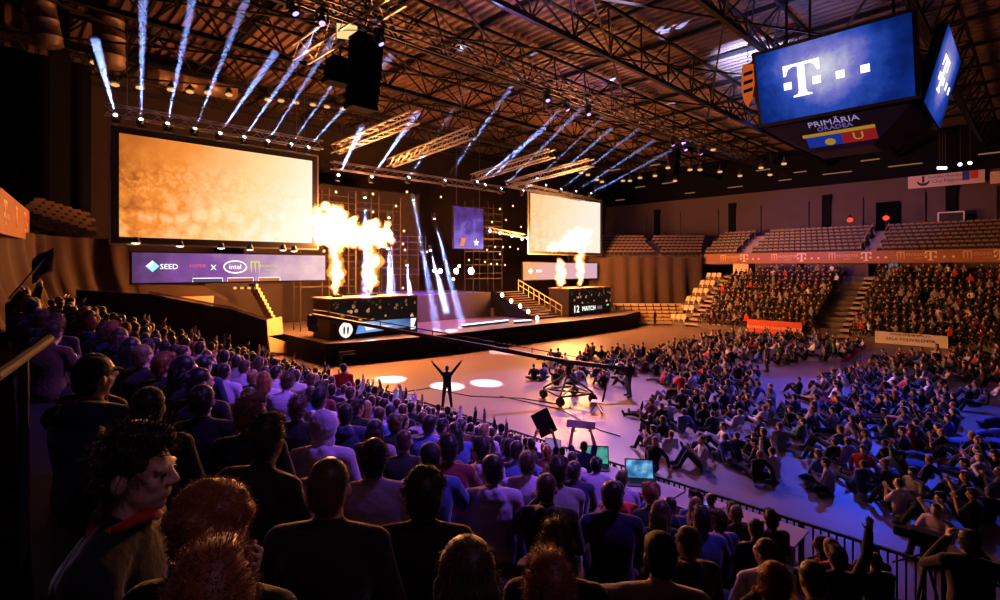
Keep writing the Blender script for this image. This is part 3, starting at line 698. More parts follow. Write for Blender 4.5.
# ---------------------------------------------------------------- scoreboard cube
def sky_nodes(nt, tc, e):
    no = nt.nodes.new('ShaderNodeTexNoise'); no.inputs['Scale'].default_value = .55; no.inputs['Detail'].default_value = 9; no.inputs['Roughness'].default_value = .65
    sp = nt.nodes.new('ShaderNodeTexVoronoi'); sp.inputs['Scale'].default_value = 5.
    nt.links.new(tc.outputs['Object'], no.inputs['Vector']); nt.links.new(tc.outputs['Object'], sp.inputs['Vector'])
    ln = nt.nodes.new('ShaderNodeVectorMath'); ln.operation = 'DISTANCE'; ln.inputs[1].default_value = (-.25,.0,1.75)
    nt.links.new(tc.outputs['Object'], ln.inputs[0])
    g = math_n(nt,'SUBTRACT',.52,math_n(nt,'MULTIPLY',ln.outputs['Value'],.19)); g = math_n(nt,'MAXIMUM',g,0.)
    v = math_n(nt,'ADD',math_n(nt,'MULTIPLY',no.outputs['Fac'],.62),math_n(nt,'MULTIPLY',g,1.15))
    nt.links.new(ramp(nt,v,[(.16,(.002,.006,.06)),(.88,(.85,.85,1.)),(.38,(.006,.03,.26)),(.54,(.03,.09,.55)),(.68,(.25,.24,.75))]), e.inputs[0]); e.inputs[1].default_value = .75
mSky = nodes_screen('screen_nebula', sky_nodes)
def slab_T():
    return [(-.5,.5),(.5,.5),(.5,.18),(.43,.18),(.36,.36),(.24,.42),(.1,.42),(.1,-.32),(.14,-.42),(.26,-.45),(.26,-.5),(-.26,-.5),(-.26,-.45),(-.14,-.42),(-.1,-.32),(-.1,.42),(-.24,.42),(-.36,.36),(-.43,.18),(-.5,.18)]
def T_logo(mb, o, ax, az, s, dp, dots=2, gap=.95):
    n = slab_T(); mb.prism(n, o, ax*s, az*s, dp)
    q = [(-.11,-.11),(.11,-.11),(.11,.11),(-.11,.11)]
    o = V(o); ax = V(ax); az = V(az)
    mb.prism(q, o+ax*s*-.40-az*s*.12, ax*s, az*s, dp); mb.prism(q, o+ax*s*.40-az*s*.12, ax*s, az*s, dp)
    for i in range(dots): mb.prism(q, o+ax*s*(.4+gap*(i+1)*.85)-az*s*.12, ax*s, az*s, dp)
def T_parts(o, ax, az, s, dp, dots, gap, m, parent):
    mb = MB(); mb.prism(slab_T(), o, ax*s, az*s, dp); mb.build('letter_logo', m, parent); q = [(-.11,-.11),(.11,-.11),(.11,.11),(-.11,.11)]
    for k in [-.4,.4]+[.4+gap*(i+1)*.85 for i in range(dots)]:
        mb = MB(); mb.prism(q, o+ax*s*k-az*s*.12, ax*s, az*s, dp); mb.build('logo_square', m, parent)
cube = empty('scoreboard', (26.8,6.0,12.2))
CX, CY, CZ = 26.8,6.0,12.2
def face(o3, ax, az, wd, ht, nm, dotside=1):
    """o3 bottom-left corner; local to the scoreboard"""
    o3 = V(o3); ax = V(ax).normalized(); az = V(az).normalized(); nrm = ax.cross(az)
    M = frameM(o3+ax*wd/2, ax, az)
    d = MB().box((-wd/2,0,0),(wd/2,ht,.02)); p = link('display', d.mesh('display', mSky), cube)
    # display in a frame whose Z is up the screen, so that the picture keeps upright
    p.data.transform(Matrix.Rotation(0,4,'X')); 
    me = MB().box((-wd/2,-.02,0),(wd/2,0,ht)).mesh('display', mSky); p.data = me; p.matrix_local = frameM(o3+ax*wd/2, ax, -nrm) if False else Matrix(((ax.x,-nrm.x,az.x,(o3+ax*wd/2).x),(ax.y,-nrm.y,az.y,(o3+ax*wd/2).y),(ax.z,-nrm.z,az.z,(o3+ax*wd/2).z),(0,0,0,1)))
    b = MB(); q = .14
    b.prism([(-q,-q),(wd+q,-q),(wd+q,ht+q),(-q,ht+q)], o3-nrm*.02, ax, az, -nrm*.35); b.build('screen_housing', M_black, cube)
    T_parts(o3+ax*wd*.32+az*ht*.52+nrm*.04, ax, az, ht*.46, nrm*.015, 2, .72, M_wt, cube)
# face towards the camera side (-X): horizontal axis runs -Y when seen from -X
def loc3(p): return V(p)-V((CX,CY,CZ))
tl = onX(756,57,23.5); tr = onX(914,10,23.5); bl = onX(761,123,24.3); br = onX(913,98,24.3)
tl.z = tr.z = (tl.z+tr.z)/2; bl.z = br.z = (bl.z+br.z)/2
yl = (tl.y+bl.y)/2; yr = (tr.y+br.y)/2
A0 = loc3((24.3,yl,bl.z)); A1 = loc3((24.3,yr,bl.z)); azv = V((23.5-24.3,0,tl.z-bl.z))
face(A0,(0,-1,0),azv,yl-yr,azv.length,'a')
# face towards -Y
Z0, Z1 = bl.z, tl.z
q1 = onZ(965,16,Z1); q0 = onZ(930,92,Z0)
yB1 = yr-.75; yB0 = yr-.05
face(loc3((25.85,yB0,Z0)),(1,0,0),V((.25,-.7,Z1-Z0)),4.5,math.hypot(.7,Z1-Z0),'b')
face(loc3((29.6,yr+.1,Z0)),(0,1,0),V((.7,0,Z1-Z0)),yl-yr,math.hypot(.7,Z1-Z0),'c')
face(loc3((29.3,yl+.1,Z0)),(-1,0,0),V((0,.7,Z1-Z0)),4.6,math.hypot(.7,Z1-Z0),'d')
# inner body, lower apron with the town's panel
bd = MB(); cx0, cx1, cy0, cy1 = 24.75-CX, 29.1-CX, yr+.3-CY, yl-.2-CY
bd.box((cx0,cy0,Z0-CZ),(cx1,cy1,Z1-CZ-.1)); bd.build('body', M_black, cube)
ap = MB(); zb = Z0-1.25-CZ; dx = 1.3
top = [(cx0-.3,cy0-.2),(cx1+.3,cy0-.2),(cx1+.3,cy1+.2),(cx0-.3,cy1+.2)]; bot = [(cx0+dx,cy0+dx),(cx1-dx,cy0+dx),(cx1-dx,cy1-dx),(cx0+dx,cy1-dx)]
ap.add([(x,y,Z0-CZ-.2) for x,y in top]+[(x,y,zb) for x,y in bot],[(0,1,2,3),(7,6,5,4)]+[(i,i+4,(i+1)%4+4,(i+1)%4) for i in range(4)]); ap.build('apron', M_black, cube)
aA = V((cx0-.3,cy1+.2,Z0-CZ-.2)); aB = V((cx0-.3,cy0-.2,Z0-CZ-.2)); aC = V((cx0+dx,cy0+dx,zb)); aD = V((cx0+dx,cy1-dx,zb))
axx = V((0,-1,0)); azz = ((aA+aB)/2-(aC+aD)/2).normalized(); nn = axx.cross(azz); cc = (aA+aB+aC+aD)/4
def apq(u0,u1,v0,v1,m,off=.01): 
    b = MB(); b.prism([(u0,v0),(u1,v0),(u1,v1),(u0,v1)],cc+nn*off,axx,azz,nn*.01); b.build('panel_field', m, cube)
m_by, m_bb, m_br, m_bw = emis('panel_yellow',(.75,.42,.04),.45), emis('panel_blue',(.02,.05,.5),.5), emis('panel_red',(.5,.02,.03),.45), emis('panel_lilac',(.55,.42,.8),.5)
apq(-1.25,1.35,.02,.2,m_by); apq(-1.15,.15,-.62,.02,m_bb); apq(.15,1.35,-.62,.02,m_br)
text('lettering','PRIMĂRIA',.42,m_bw,cube,frameM(cc+azz*.72+nn*.02,axx,azz)); text('lettering','ORADEA',.32,emis('panel_violet',(.28,.16,.6),.5),cube,frameM(cc+azz*.4+nn*.02,axx,azz)); text('lettering','U',.6,m_by,cube,frameM(cc+axx*.72-azz*.3+nn*.03,axx,azz))
mb = MB(); mb.prism([(.2*math.cos(t),.2*math.sin(t)) for t in np.linspace(0,2*PI,13)[:-1]],cc-axx*.3-azz*.38+nn*.03,axx,azz,nn*.01); mb.build('emblem', m_by, cube)
sus = MB()
for x in (cx0+.5,cx1-.5):
    for y in (cy0+.5,cy1-.5): sus.bar((x,y,Z1-CZ-.2),(x,y,20.4-CZ),.09)
sus.bar((cx0+.3,cy0+.5,Z1-CZ+.5),(cx1-.3,cy0+.5,Z1-CZ+.5),.2); sus.bar((cx0+.3,cy1-.5,Z1-CZ+.5),(cx1-.3,cy1-.5,Z1-CZ+.5),.2); sus.build('suspension', M_steel, cube)
tag(cube,'big hanging scoreboard cube with blue starry screens and white letter T','scoreboard')
# orange oval club sign beside it
pz = onX(748,85,22.2); e = empty('hanging_sign', pz)
sh = [(-.2,.85),(.2,.85),(.25,0),(.16,-.6),(0,-.9),(-.16,-.6),(-.25,0)]
MB().prism(sh,(0,0,0),(.5,-.87,0),(0,0,1),(.87*.06,.5*.06,0)).build('sign_panel', emis('sign_orange',(.8,.14,.02),.6), e)
for q in (-.35,.0,.35): MB().prism([(-.17,q),(.17,q+.1),(.17,q+.24),(-.17,q+.14)],(-.02,-.012,0),(.5,-.87,0),(0,0,1),(.01,.006,0)).build('stripe', M_black, e)
MB().bar((0,0,.85),(0,0,20.4-pz.z),.04,3).build('suspension', M_grey, e)
tag(e,'small orange glowing shield sign hanging beside the scoreboard cube','sign')
# ---------------------------------------------------------------- stage
front = [(14.2,33.5),(14.2,30.2),(15.2,29.7),(20.6,28.7),(27.6,28.6),(32.6,28.6),(36.,28.3),(44,28.4),(49.,29.6),(50.5,33.5)]
poly = front+[(50.5,44),(14.2,44)]
mb = MB(); n = len(poly)
mb.add([(x,y,1.4) for x,y in poly],[tuple(range(n))],0); mb.add([(x,y,0) for x,y in poly]+[(x,y,1.4) for x,y in poly],[(i,(i+1)%n,n+(i+1)%n,n+i) for i in range(n)],1)
o = mb.build('stage', [M_stage,M_fasc]); tag(o,'low dark stage with angled black front across the end of the floor','stage')
o = MB().box((22.5,36.4,1.4),(33.6,44,3.7)).build('stage_riser', mat('riser_dark',(.03,.022,.04),.6)); tag(o,'raised dark platform at the back of the stage between the desks','stage platform')
for j,(x0,x1) in enumerate(((23.,27.),(27.6,32.6))):
    mb = MB(); mb.box((x0,28.15,0),(x1,28.55,.45)); mb.box((x0,28.35,.45),(x1,28.56,.95))
    o = mb.build('stage_step', M_fasc); tag(o,f'black step block in front of the stage, {["nearer the left desk","nearer the right desk"][j]}','steps')
def dots_nodes(bg, k):
    def fn(nt, tc, e):
        vo = nt.nodes.new('ShaderNodeTexVoronoi'); vo.inputs['Scale'].default_value = 2.6; nt.links.new(tc.outputs['Object'], vo.inputs['Vector'])
        no = nt.nodes.new('ShaderNodeTexNoise'); no.inputs['Scale'].default_value = 1.4; nt.links.new(tc.outputs['Object'], no.inputs['Vector'])
        d = math_n(nt,'LESS_THAN',vo.outputs['Distance'],.33); s = math_n(nt,'MULTIPLY',d,math_n(nt,'MAXIMUM',math_n(nt,'SUBTRACT',no.outputs['Fac'],.42),0))
        x,y,z = gen_xyz(nt,tc); s = math_n(nt,'MULTIPLY',s,math_n(nt,'SUBTRACT',1.1,z)); s = math_n(nt,'MULTIPLY',s,5.)
        nt.links.new(ramp(nt,s,[(0.,bg),(1.,(1.,.6,.3)),(.5,(.6,.25,.1))]), e.inputs[0]); e.inputs[1].default_value = k
    return fn
mDots = nodes_screen('desk_screen', dots_nodes((.012,.007,.006),.8))
M_podtop = mat('desk_top',(.16,.12,.09),.5)
M_podside = mat('desk_side',(.035,.022,.018),.6)
def podium(x0, x1, label):
    e = empty('player_desk', (x0,31.,1.4)); w = x1-x0; h = 2.55
    MB().box((0,.03,0),(w,2.5,h)).build('desk_body', M_podside, e)
    MB().box((-.08,-.05,h),(w+.08,2.55,h+.12)).build('desk_top', M_podtop, e)
    MB().box((.15,0,1.15),(w-.1,.03,h-.08)).build('display', mDots, e)
    MB().box((.15,0,.1),(w-.1,.03,1.1)).build('lower_panel', M_black, e)
    return tag(e,label,'desk'), w, h
P1, w, h = podium(14.9,21.5,'long player desk on the left of the stage with blue lit panel')
def pd(x,z,y=-.012): return V((x,y,z))
mb = MB(); mb.prism([(1.75,.3),(6.0,.45),(6.3,1.05),(2.0,1.05)],(0,-.012,0),(1,0,0),(0,0,1),(0,-.01,0)); mb.build('light_panel', nodes_screen('panel_blue_lit', strip_nodes((.10,.30,.95),(.30,.55,1.),(.03,.06,.32),.75)), P1)
mb = MB(); mb.prism([(2.5,.45),(4.6,.62),(2.3,.86)],(0,-.026,0),(1,0,0),(0,0,1),(0,-.01,0)); mb.build('light_wedge', emis('wedge_white',(.75,.88,1.),1.1), P1)
ring = []
for t in np.linspace(0,2*PI,17)[:-1]: ring.append((.42*math.cos(t)*(1+.12*math.cos(2*t)), .52*math.sin(t)))
mb = MB(); mb.prism(ring,(1.05,-.012,.62),(1,0,0),(0,0,1),(0,-.02,0)); mb.build('emblem', emis('emblem_white',(1.,.93,.85),1.2), P1)
mb = MB()
for dx in (-.13,.13): mb.prism([(-.05,-.25),(.03,-.25),(.07,.1),(.0,.3),(-.07,.1)],(1.05+dx,-.04,.6),(1,0,0),(0,0,1),(0,-.01,0))
mb.build('emblem_mark', M_black, P1)
mb = MB(); mb.prism([(-.1,-.35),(.3,-.35),(.3,-.2),(.12,-.2),(.35,.4),(-.1,.4)],(6.1,-.026,.62),(1,0,0),(0,0,1),(0,-.01,0)); mb.build('white_mark', M_wt, P1)
P2, w, h = podium(38.7,45.6,'long player desk on the right of the stage with white score lettering')
text('lettering','12',.95,M_wt,P2,frameM((1.1,-.02,.62),(1,0,0),(0,0,1))); text('lettering','MATCH',.62,M_wt,P2,frameM((3.1,-.02,.62),(1,0,0),(0,0,1)))
text('lettering','LIVE',.45,emis('txt_dim',(.4,.4,.6),.6),P2,frameM((4.9,-.02,.62),(1,0,0),(0,0,1)))
MB().box((6.1,-.02,.75),(6.5,-.01,.9)).build('status_lamp', emis('lamp_green',(.2,.8,.3),1.), P2)
# stairs beside the right desk, rising to the back platform
def stair_set():
    e = empty('stage_stairs',(34.3,31,1.4)); t = MB(); s = MB(); n = 12
    for i in range(n):
        y = .1+i*.45; z = .19*(i+1); t.box((0,y,z-.06),(3.2,y+.47,z)); s.box((.1,y+.4,z-.19),(3.1,y+.44,z))
    t.build('treads', M_stage, e); s.build('risers', M_fasc, e)
    r = MB(); r.bar((3.3,0,1.1),(3.3,5.6,3.4),.07); r.bar((3.3,0,.55),(3.3,5.6,2.9),.05)
    for i in range(9): y = i*.7; r.bar((3.3,y,y*.41),(3.3,y,1.1+y*.41),.06)
    r.build('handrail', M_ply, e)
    c = MB(); c.prism([(0,0),(5.6,2.35),(5.6,0)],(-.06,0,0),(0,1,0),(0,0,1),(.06,0,0)); c.build('stringer', M_fasc, e)
    return tag(e,'stairs with lit edge rising beside the right player desk','stairs')
stair_set()
for j,(px,py) in enumerate([(502,295),(511,301),(520,306),(528,311.5),(537,318)]):
    p = onX(px,py,34.0); e = empty('blinder_lamp', p); MB().tube([(0,.14,0),(0,-.02,0)],[.16,.22],12).build('lamp_case', M_black, e)
    l = MB(); l.ell((0,-.03,0),(.20,.06,.20),12); l.build('lens', emis('lens_stair',(1.,.72,.42),14.), e)
    tag(e,f'bright round lamp along the stage stairs, {ordn(j+1)} from the top','stage light','lamps along the stage stairs')
for j,(px,py,r) in enumerate([(440,271,.22),(456,271,.27),(471,271,.36),(459,266,.13),(434,271,.13),(453,279,.1)]):
    p = onY(px,py,39.5); e = empty('blinder_lamp', p); MB().tube([(0,.2,0),(0,-.02,0)],[r*.7,r*1.05],14).build('lamp_case', M_black, e)
    l = MB(); l.ell((0,-.03,0),(r,.1,r),14); l.build('lens', emis('lens_blinder',(1.,.62,.38),30.), e)
    tag(e,f'tiny blinder lamp at the back of the stage, {["above the middle one","left of the small one","below the others"][j-3]}' if j>2 else f'{["smaller","middle","largest"][j]} of three blinder lamps glowing at the back of the stage','stage light','blinder lamps at the back of the stage')
# battens: bluish-white light bars on the deck
for j,((ax,ay),(bx,by)) in enumerate([((462,325),(508,320)),((514,321),(531,320))]):
    a = onZ(ax,ay,1.62); b = onZ(bx,by,1.62); m = MB(); m.bar(a,b,.1); e = empty('light_batten',(a+b)/2)
    c = m.build('tube', emis('batten_white',(.75,.88,1.),2.2), e); c.location = -e.location
    f = MB(); f.bar(a-V((0,0,.12)),b-V((0,0,.12)),.14); c = f.build('base', M_black, e); c.location = -e.location
    tag(e,f'{["long","short"][j]} bluish white light bar lying across the stage deck','stage light')
# scaffold with lamps behind the stage
M_scaf = mat('scaffold_dark',(.03,.022,.02),.5,.3)
def scaffold(x0, x1, y, z0, z1, lv, label):
    e = empty('scaffold',((x0+x1)/2,y,z0)); w = (x1-x0)/2; u = MB(); l = MB()
    for x in (-w,0,w):
        for yy in (0,1.2): u.bar((x,yy,0),(x,yy,z1-z0),.09,6)
    for z in lv:
        for yy in (0,1.2): l.bar((-w,yy,z-z0),(w,yy,z-z0),.08,6)
        l.bar((-w,0,z-z0+.5),(w,0,z-z0+.5),.06,6)
    u.build('upright', M_scaf, e); l.build('ledger', M_scaf, e)
    return tag(e,label,'scaffold','scaffolds behind the stage')
scaffold(15.6,20.,37.2,1.4,12.,(4.6,6.5,8.,9.6,11.),'scaffold tower behind the left player desk')
scaffold(20.4,24.6,38.,3.7,12.,(6.,7.6,9.2,10.8),'scaffold tower left of the blinder lamps')
scaffold(25.0,29.,40.5,3.7,9.,(5.4,7.2,8.4),'scaffold tower behind the blinder lamps')
scaffold(31.5,35.2,36.5,3.7,12.3,(5.,6.3,7.6,8.8,10.,11.2),'scaffold tower beside the right video screen')
bk = MB(); bk.box((14.,44.4,0),(31,44.6,13.5)); o = bk.build('backdrop_cloth', mat('back_cloth',(.02,.012,.012),.9)); tag(o,'dark cloth hung behind the stage scaffolds','curtain')
lampx = [(336,192),(373,194),(336,211),(373,212),(407,192),(404,231),(405,250),(403,288),(403,244),(441,197),(427,252),(500,209),(513,206),(492,222),(506,220),(521,227),(495,247),(503,247),(510,247),(518,249),(500,254),(487,250),(469,260),(446,262),(380,238),(396,206),(324,251),(485,262),(491,264),(497,264),(505,265)]
k = 0
for px,py in sorted(lampx):
    k += 1; p = onY(px,py,36.4); e = empty('scaffold_lamp', p); MB().tube([(0,.22,0),(0,.0,0)],[.07,.11],8).build('lamp_case', M_black, e)
    MB().ell((0,-.01,0),(.10,.05,.10),8).build('lens', M_lensd, e); tag(e,f'tiny round lamp on the scaffolds behind the stage, {ordn(k)} from the left','stage light','tiny lamps behind the stage')
for j,(px,py) in enumerate([(490,231),(500,233),(512,236),(522,239),(527,238)]):
    p = onY(px,py,36.2); e = empty('scaffold_lamp', p); MB().tube([(0,.25,0),(0,.0,0)],[.1,.15],8).build('lamp_case', M_black, e)
    MB().ell((0,-.01,0),(.16,.06,.16),8).build('lens', M_lens, e); tag(e,f'bluish white lamp in the slanting row beside the right screen, {ordn(j+1)} from the violet screen','stage light','white lamps beside the right screen')
a = onY(487,229,36.4); b = onY(528,237,36.4)
c_, w_ = box_truss_mb(a,b,.35,.05,.5); e = empty('lamp_bar',(a+b)/2); q = c_.build('chord',M_alu,e); q.location = -e.location; q = w_.build('lacing',M_alu,e); q.location = -e.location; tag(e,'short slanting truss bar holding the bluish white lamps','lighting truss')
for j,(px,py) in enumerate([(136,243),(180,246),(221,248),(250,249.5),(283,250),(294,251)]):
    p = onY(px,py,32.1); e = empty('spot_lamp', p); MB().tube([(0,.0,.3),(0,0,.0)],[.12,.22],10).build('lamp_case', M_black, e); MB().ell((0,0,-.01),(.2,.2,.06),10).build('lens', emis('lens_cream',(1.,.8,.6),3.), e)
    tag(e,f'small lamp in the gap under the left video screen, {ordn(j+1)} from the wall','stage light','lamps under the left screen')
# flame projectors and fire
M_fire = bpy.data.materials.new('fire'); M_fire.use_nodes = True
def fire_nodes(m,col,k):
    nt = m.node_tree; nt.nodes.clear(); o = nt.nodes.new('ShaderNodeOutputMaterial'); e = nt.nodes.new('ShaderNodeEmission')
    e.inputs[0].default_value = col; e.inputs[1].default_value = k; nt.links.new(e.outputs[0], o.inputs['Volume'])
fire_nodes(M_fire,(1.,.30,.045,1),2.6); M_core = bpy.data.materials.new('fire_core'); M_core.use_nodes = True; fire_nodes(M_core,(1.,.60,.24,1),9.)
def fire_mesh(blobs, vox=.09, amp=.16, m=None):
    mb = MB()
    for c,r in blobs: mb.ell(c,(r,r*.8,r),12)
    me = organic(mb, vox, 1, mats=[m or M_fire]); nv = len(me.vertices); co = np.empty(nv*3); me.vertices.foreach_get('co',co); co = co.reshape(-1,3)
    no = np.empty(nv*3); me.vertices.foreach_get('normal',no); no = no.reshape(-1,3)
    from mathutils import noise
    for i in range(nv):
        p = Vector(co[i]); d = noise.noise(p*1.7)*1.2+noise.noise(p*3.6)*.8+noise.noise(p*8.)*.45
        co[i] += no[i]*d*amp
    me.vertices.foreach_set('co', co.ravel()); me.update(); return me
def flame(px, y0, y1, Y, w0, label, rr):
    b = onY(px,y0,Y); t = onY(px,y1,Y); h = t.z-b.z; bl = []
    n = 14
    for i in range(n):
        f = i/(n-1); r = w0*(.28+.95*math.sin(min(1,f*1.15)*PI*.8)**1.2*.8)*rr.uniform(.8,1.15)
        bl.append((V((rr.uniform(-.10,.10)*(1+2*f),rr.uniform(-.1,.1),f*h)),max(.17,r*.72)))
    o = link('fire_jet', fire_mesh(bl,.08,.2)); o.location = b; link('fire_core',fire_mesh([(c,r*.62) for c,r in bl],.06,.12,M_core),o); tag(o,label,'fire',None); return o
def fire_cloud(pts, Y, label):
    c = onY(pts[0][0],pts[0][1],Y); bl = []; rr = random.Random(4)
    for px,py,r in pts:
        q = onY(px,py,Y)-c; bl.append((q+V((0,rr.uniform(-.3,.3),0)),r*1.12))
    o = link('fire_cloud', fire_mesh(bl,.10,.26)); o.location = c; link('fire_core',fire_mesh([(c2,r*.84) for c2,r in bl],.09,.2,M_core),o); tag(o,label,'fire'); return o
rr = random.Random(9)
flame(337,297,249,32.2,.75,'left of two fire columns burning on the left player desk',rr)
flame(371.5,297,247,32.2,.72,'right of two fire columns burning on the left player desk',rr)
fire_cloud([(330,228,1.05),(320,222,.75),(322,235,.7),(336,216,.72),(342,228,.8),(330,241,.5),(318,212,.4),(352,232,.7),(358,240,.55),(366,234,.75),(376,236,.7),(384,233,.55),(386,226,.35),(372,226,.5),(380,243,.45),(366,244,.5),(345,241,.5),(340,249,.35),(327,207,.35),(388,238,.3),(352,220,.35)],32.3,'big billowing fire cloud above the left player desk')
flame(561,291,262,32.4,.85,'left of two fire columns burning on the right player desk',rr)
flame(580,290,240,32.4,.78,'right of two fire columns burning on the right player desk, the taller',rr)
fire_cloud([(578,240,.85),(571,243,.7),(563,245,.6),(553,247,.5),(547,249,.35),(584,236,.7),(580,231,.5),(588,241,.45),(574,234,.5),(590,233,.3),(582,249,.5),(566,238,.4)],32.5,'fire cloud spreading in front of the right video screen')
for j,(px,Y,nm) in enumerate([(337,32.2,'left one on the left desk'),(371.5,32.2,'right one on the left desk'),(561,32.4,'left one on the right desk'),(580,32.4,'right one on the right desk')]):
    b = onY(px,296 if j<2 else 291,Y); e = empty('flame_projector',(b.x,Y,4.07)); MB().box((-.25,-.25,0),(.25,.25,.16)).build('case', M_black, e); MB().tube([(0,0,.16),(0,0,.24)],[.12,.08],10).build('nozzle', M_grey, e)
    tag(e,f'small black flame projector under a fire column, {nm}','flame projector','flame projectors on the desks')
# ---------------------------------------------------------------- drapes
def drape(path, zt, zb, label, m, lean=(0,0), amp=.16, wl=.9, sag=0.):
    path = [V((x,y,0)) for x,y in path]; L = [0]
    for i in range(1,len(path)): L.append(L[-1]+(path[i]-path[i-1]).length)
    N = int(L[-1]/.12); rows = 9; vs = []; rr = random.Random(2); ph = 0
    cols = []
    for k in range(N+1):
        s = L[-1]*k/N; i = max(j for j in range(len(L)) if L[j] <= s+1e-6); i = min(i,len(L)-2)
        f = (s-L[i])/(L[i+1]-L[i]); p = path[i].lerp(path[i+1],f); d = (path[i+1]-path[i]).normalized(); nrm = V((d.y,-d.x,0)); ph += .12*2*PI/wl*rr.uniform(.5,1.5)
        cols.append((p,nrm,ph,s/L[-1]))
    for r in range(rows+1):
        g = r/rows
        for p,nrm,ph,f in cols:
            q = p+nrm*(math.sin(ph)*amp*(.35+.65*g)+math.sin(ph*.37)*amp*.7*g)+V((lean[0],lean[1],0))*g*g
            vs.append((q.x,q.y,zt-sag*math.sin(f*PI*3)**2*(1-g)+(zb-zt)*g))
    n = N+1; fs = [(r*n+k,(r+1)*n+k,(r+1)*n+k+1,r*n+k+1) for r in range(rows) for k in range(N)]
    mb = MB(); mb.add(vs,fs); o = mb.build('drape', m, smooth=True); tag(o,label,'curtain'); return o
drape([(-1.,26.5),(.6,30.5),(1.7,33.3),(3.2,34.2),(5.0,34.4)],7.55,2.2,'brown drape hanging from the stand rail left of the left video screen',M_drape,(1.6,-.6),.22,1.3)
drape([(50.6,37.6),(53,35),(56.5,31.6),(60.4,28.2)],7.4,1.6,'long brown drape hanging below the corner seats right of the stage',M_drape,(-.5,-.5),.24,1.9,.2)
drape([(-12.,39.5),(-4,39.7),(3.9,40)],18.3,7.2,'black drape hanging dark behind the left video screen',M_blackcloth,(0,0),.12,1.4)
drape([(14.4,30.5),(14.5,33.8)],1.39,.02,'short black skirt on the left side of the stage',M_blackcloth,(0,0),.03,.6)
# ---------------------------------------------------------------- near stand
NR = 12
def rowX(i): return .3+.85*i
def rowZ(i): return 4.28-.4*rowX(i)
Y0N, Y1N = -4., 21.2
mb = MB()
for i in range(-6,NR+1):
    x = rowX(i); mb.box((x-.5 if i > -6 else -9.,Y0N,0 if i > -6 else 0),(x+.35,Y1N,max(.05,rowZ(i))))
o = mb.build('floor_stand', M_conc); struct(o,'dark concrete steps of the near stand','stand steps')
for i in range(NR):
    x, z = rowX(i), rowZ(i); e = empty('bench',(x,(Y0N+Y1N)/2,z)); L = (Y1N-Y0N)/2-.3
    MB().box((-.2,-L,.36),(.2,L,.42)).build('seat', M_grey, e); m = MB()
    for y in np.arange(-L+.4,L,2.): m.box((-.12,y-.04,0),(.12,y+.04,.36))
    m.build('support', M_black, e); tag(e,f'long bench along the near stand, {ordn(NR-i)} row up from the table',"bench",'benches of the near stand')
# bottom row: table, fence
TX, TZ = 10.55, .15
o = MB().box((rowX(NR)-.5,Y0N,0),(11.15,Y1N,.3)).build('floor_platform', M_conc); struct(o,'low platform under the press tables','platform')
M_tab = mat('table_cloth_lilac',(.45,.40,.52),.7)
k = 0
for y in np.arange(3.05,20.,2.45):
    k += 1; e = empty('press_table',(TX,y+1.2,.3)); MB().box((-.42,-1.2,.72),(.42,1.2,.76)).build('tabletop', M_tab, e)
    m = MB(); m.box((-.43,-1.2,.42),(-.40,1.2,.70)); m.build('front_panel', M_tab, e)
    for sx in (-.3,.3):
        for sy in (-1.1,1.1): MB().bar((sx,sy,0),(sx,sy,.72),.045).build('leg', M_grey, e)
    tag(e,f'pale press table behind the fence, {ordn(k)} of the line counting from the right','table','press tables along the fence')
FX = 11.3; k = 0
for y in np.arange(-1.,20.5,2.15):
    k += 1; e = empty('fence_panel',(FX,y+1.05,0)); f = MB(); f.bar((0,-1.05,1.02),(0,1.05,1.02),.05); f.bar((0,-1.05,.12),(0,1.05,.12),.05)
    for s in (-1.05,1.05): f.bar((0,s,.0),(0,s,1.04),.05)
    f.build('frame', M_grey, e); b = MB()
    for t in np.arange(-.95,1.0,.13): b.bar((0,t,.12),(0,t,1.02),.028)
    b.build('bars', M_black, e); tag(e,f'dark crowd fence panel between tables and floor, {ordn(k)} from the right','fence','fence panels along the floor')
# things on the tables
def laptop(x, y, rz, m, label, s=1., z=.91):
    e = empty('laptop',(x,y,z),rz); MB().box((-.19*s,-.13*s,0),(.19*s,.13*s,.018)).build('keyboard_base', M_black, e)
    R = Matrix.Rotation(-.3,4,'X'); l = MB().box((-.19*s,0,0),(.19*s,.014,.25*s)); q = l.build('lid', M_black, e); q.matrix_local = Matrix.Translation((0,.13*s,.01)) @ R
    d = MB().box((-.175*s,-.004,.018),(.175*s,-.001,.235*s)); q2 = d.build('display', m, q); tag(e,label,'laptop'); return e
def ui_nodes(a,b,c,k):
    def fn(nt,tc,e):
        no = nt.nodes.new('ShaderNodeTexNoise'); no.inputs['Scale'].default_value = 4; nt.links.new(tc.outputs['Object'],no.inputs['Vector'])
        nt.links.new(ramp(nt,no.outputs['Fac'],[(.3,a),(.7,b),(.5,c)]),e.inputs[0]); e.inputs[1].default_value = k
    return fn
m1 = nodes_screen('lap_green',ui_nodes((.02,.10,.10),(.10,.55,.45),(.08,.40,.36),.8)); m2 = nodes_screen('lap_blue',ui_nodes((.01,.04,.16),(.5,.85,1.),(.08,.3,.6),.9)); m3 = nodes_screen('lap_violet',ui_nodes((.2,.1,.5),(.5,.4,1.),(.3,.2,.7),.7))
def at_table(px,py): 
    p = onZ(px,py,1.0); return p
for px,py,m,l,s,rz in [(596,466,m1,'open laptop with green screen on the press table',1.75,-.9),(641,486,m2,'open laptop with bright blue screen on the press table',1.75,-.9),(550,446,m3,'open laptop with violet screen on the press table',1.2,-1.2),(394,374,m2,'small glowing screen far along the press tables',1.2,-1.2),(404,380,m3,'second small glowing screen far along the press tables',1.2,-1.2)]:
    p = onX(px,py,10.6); p.z = 1.06; laptop(p.x,p.y,rz,m,l,s,1.06)
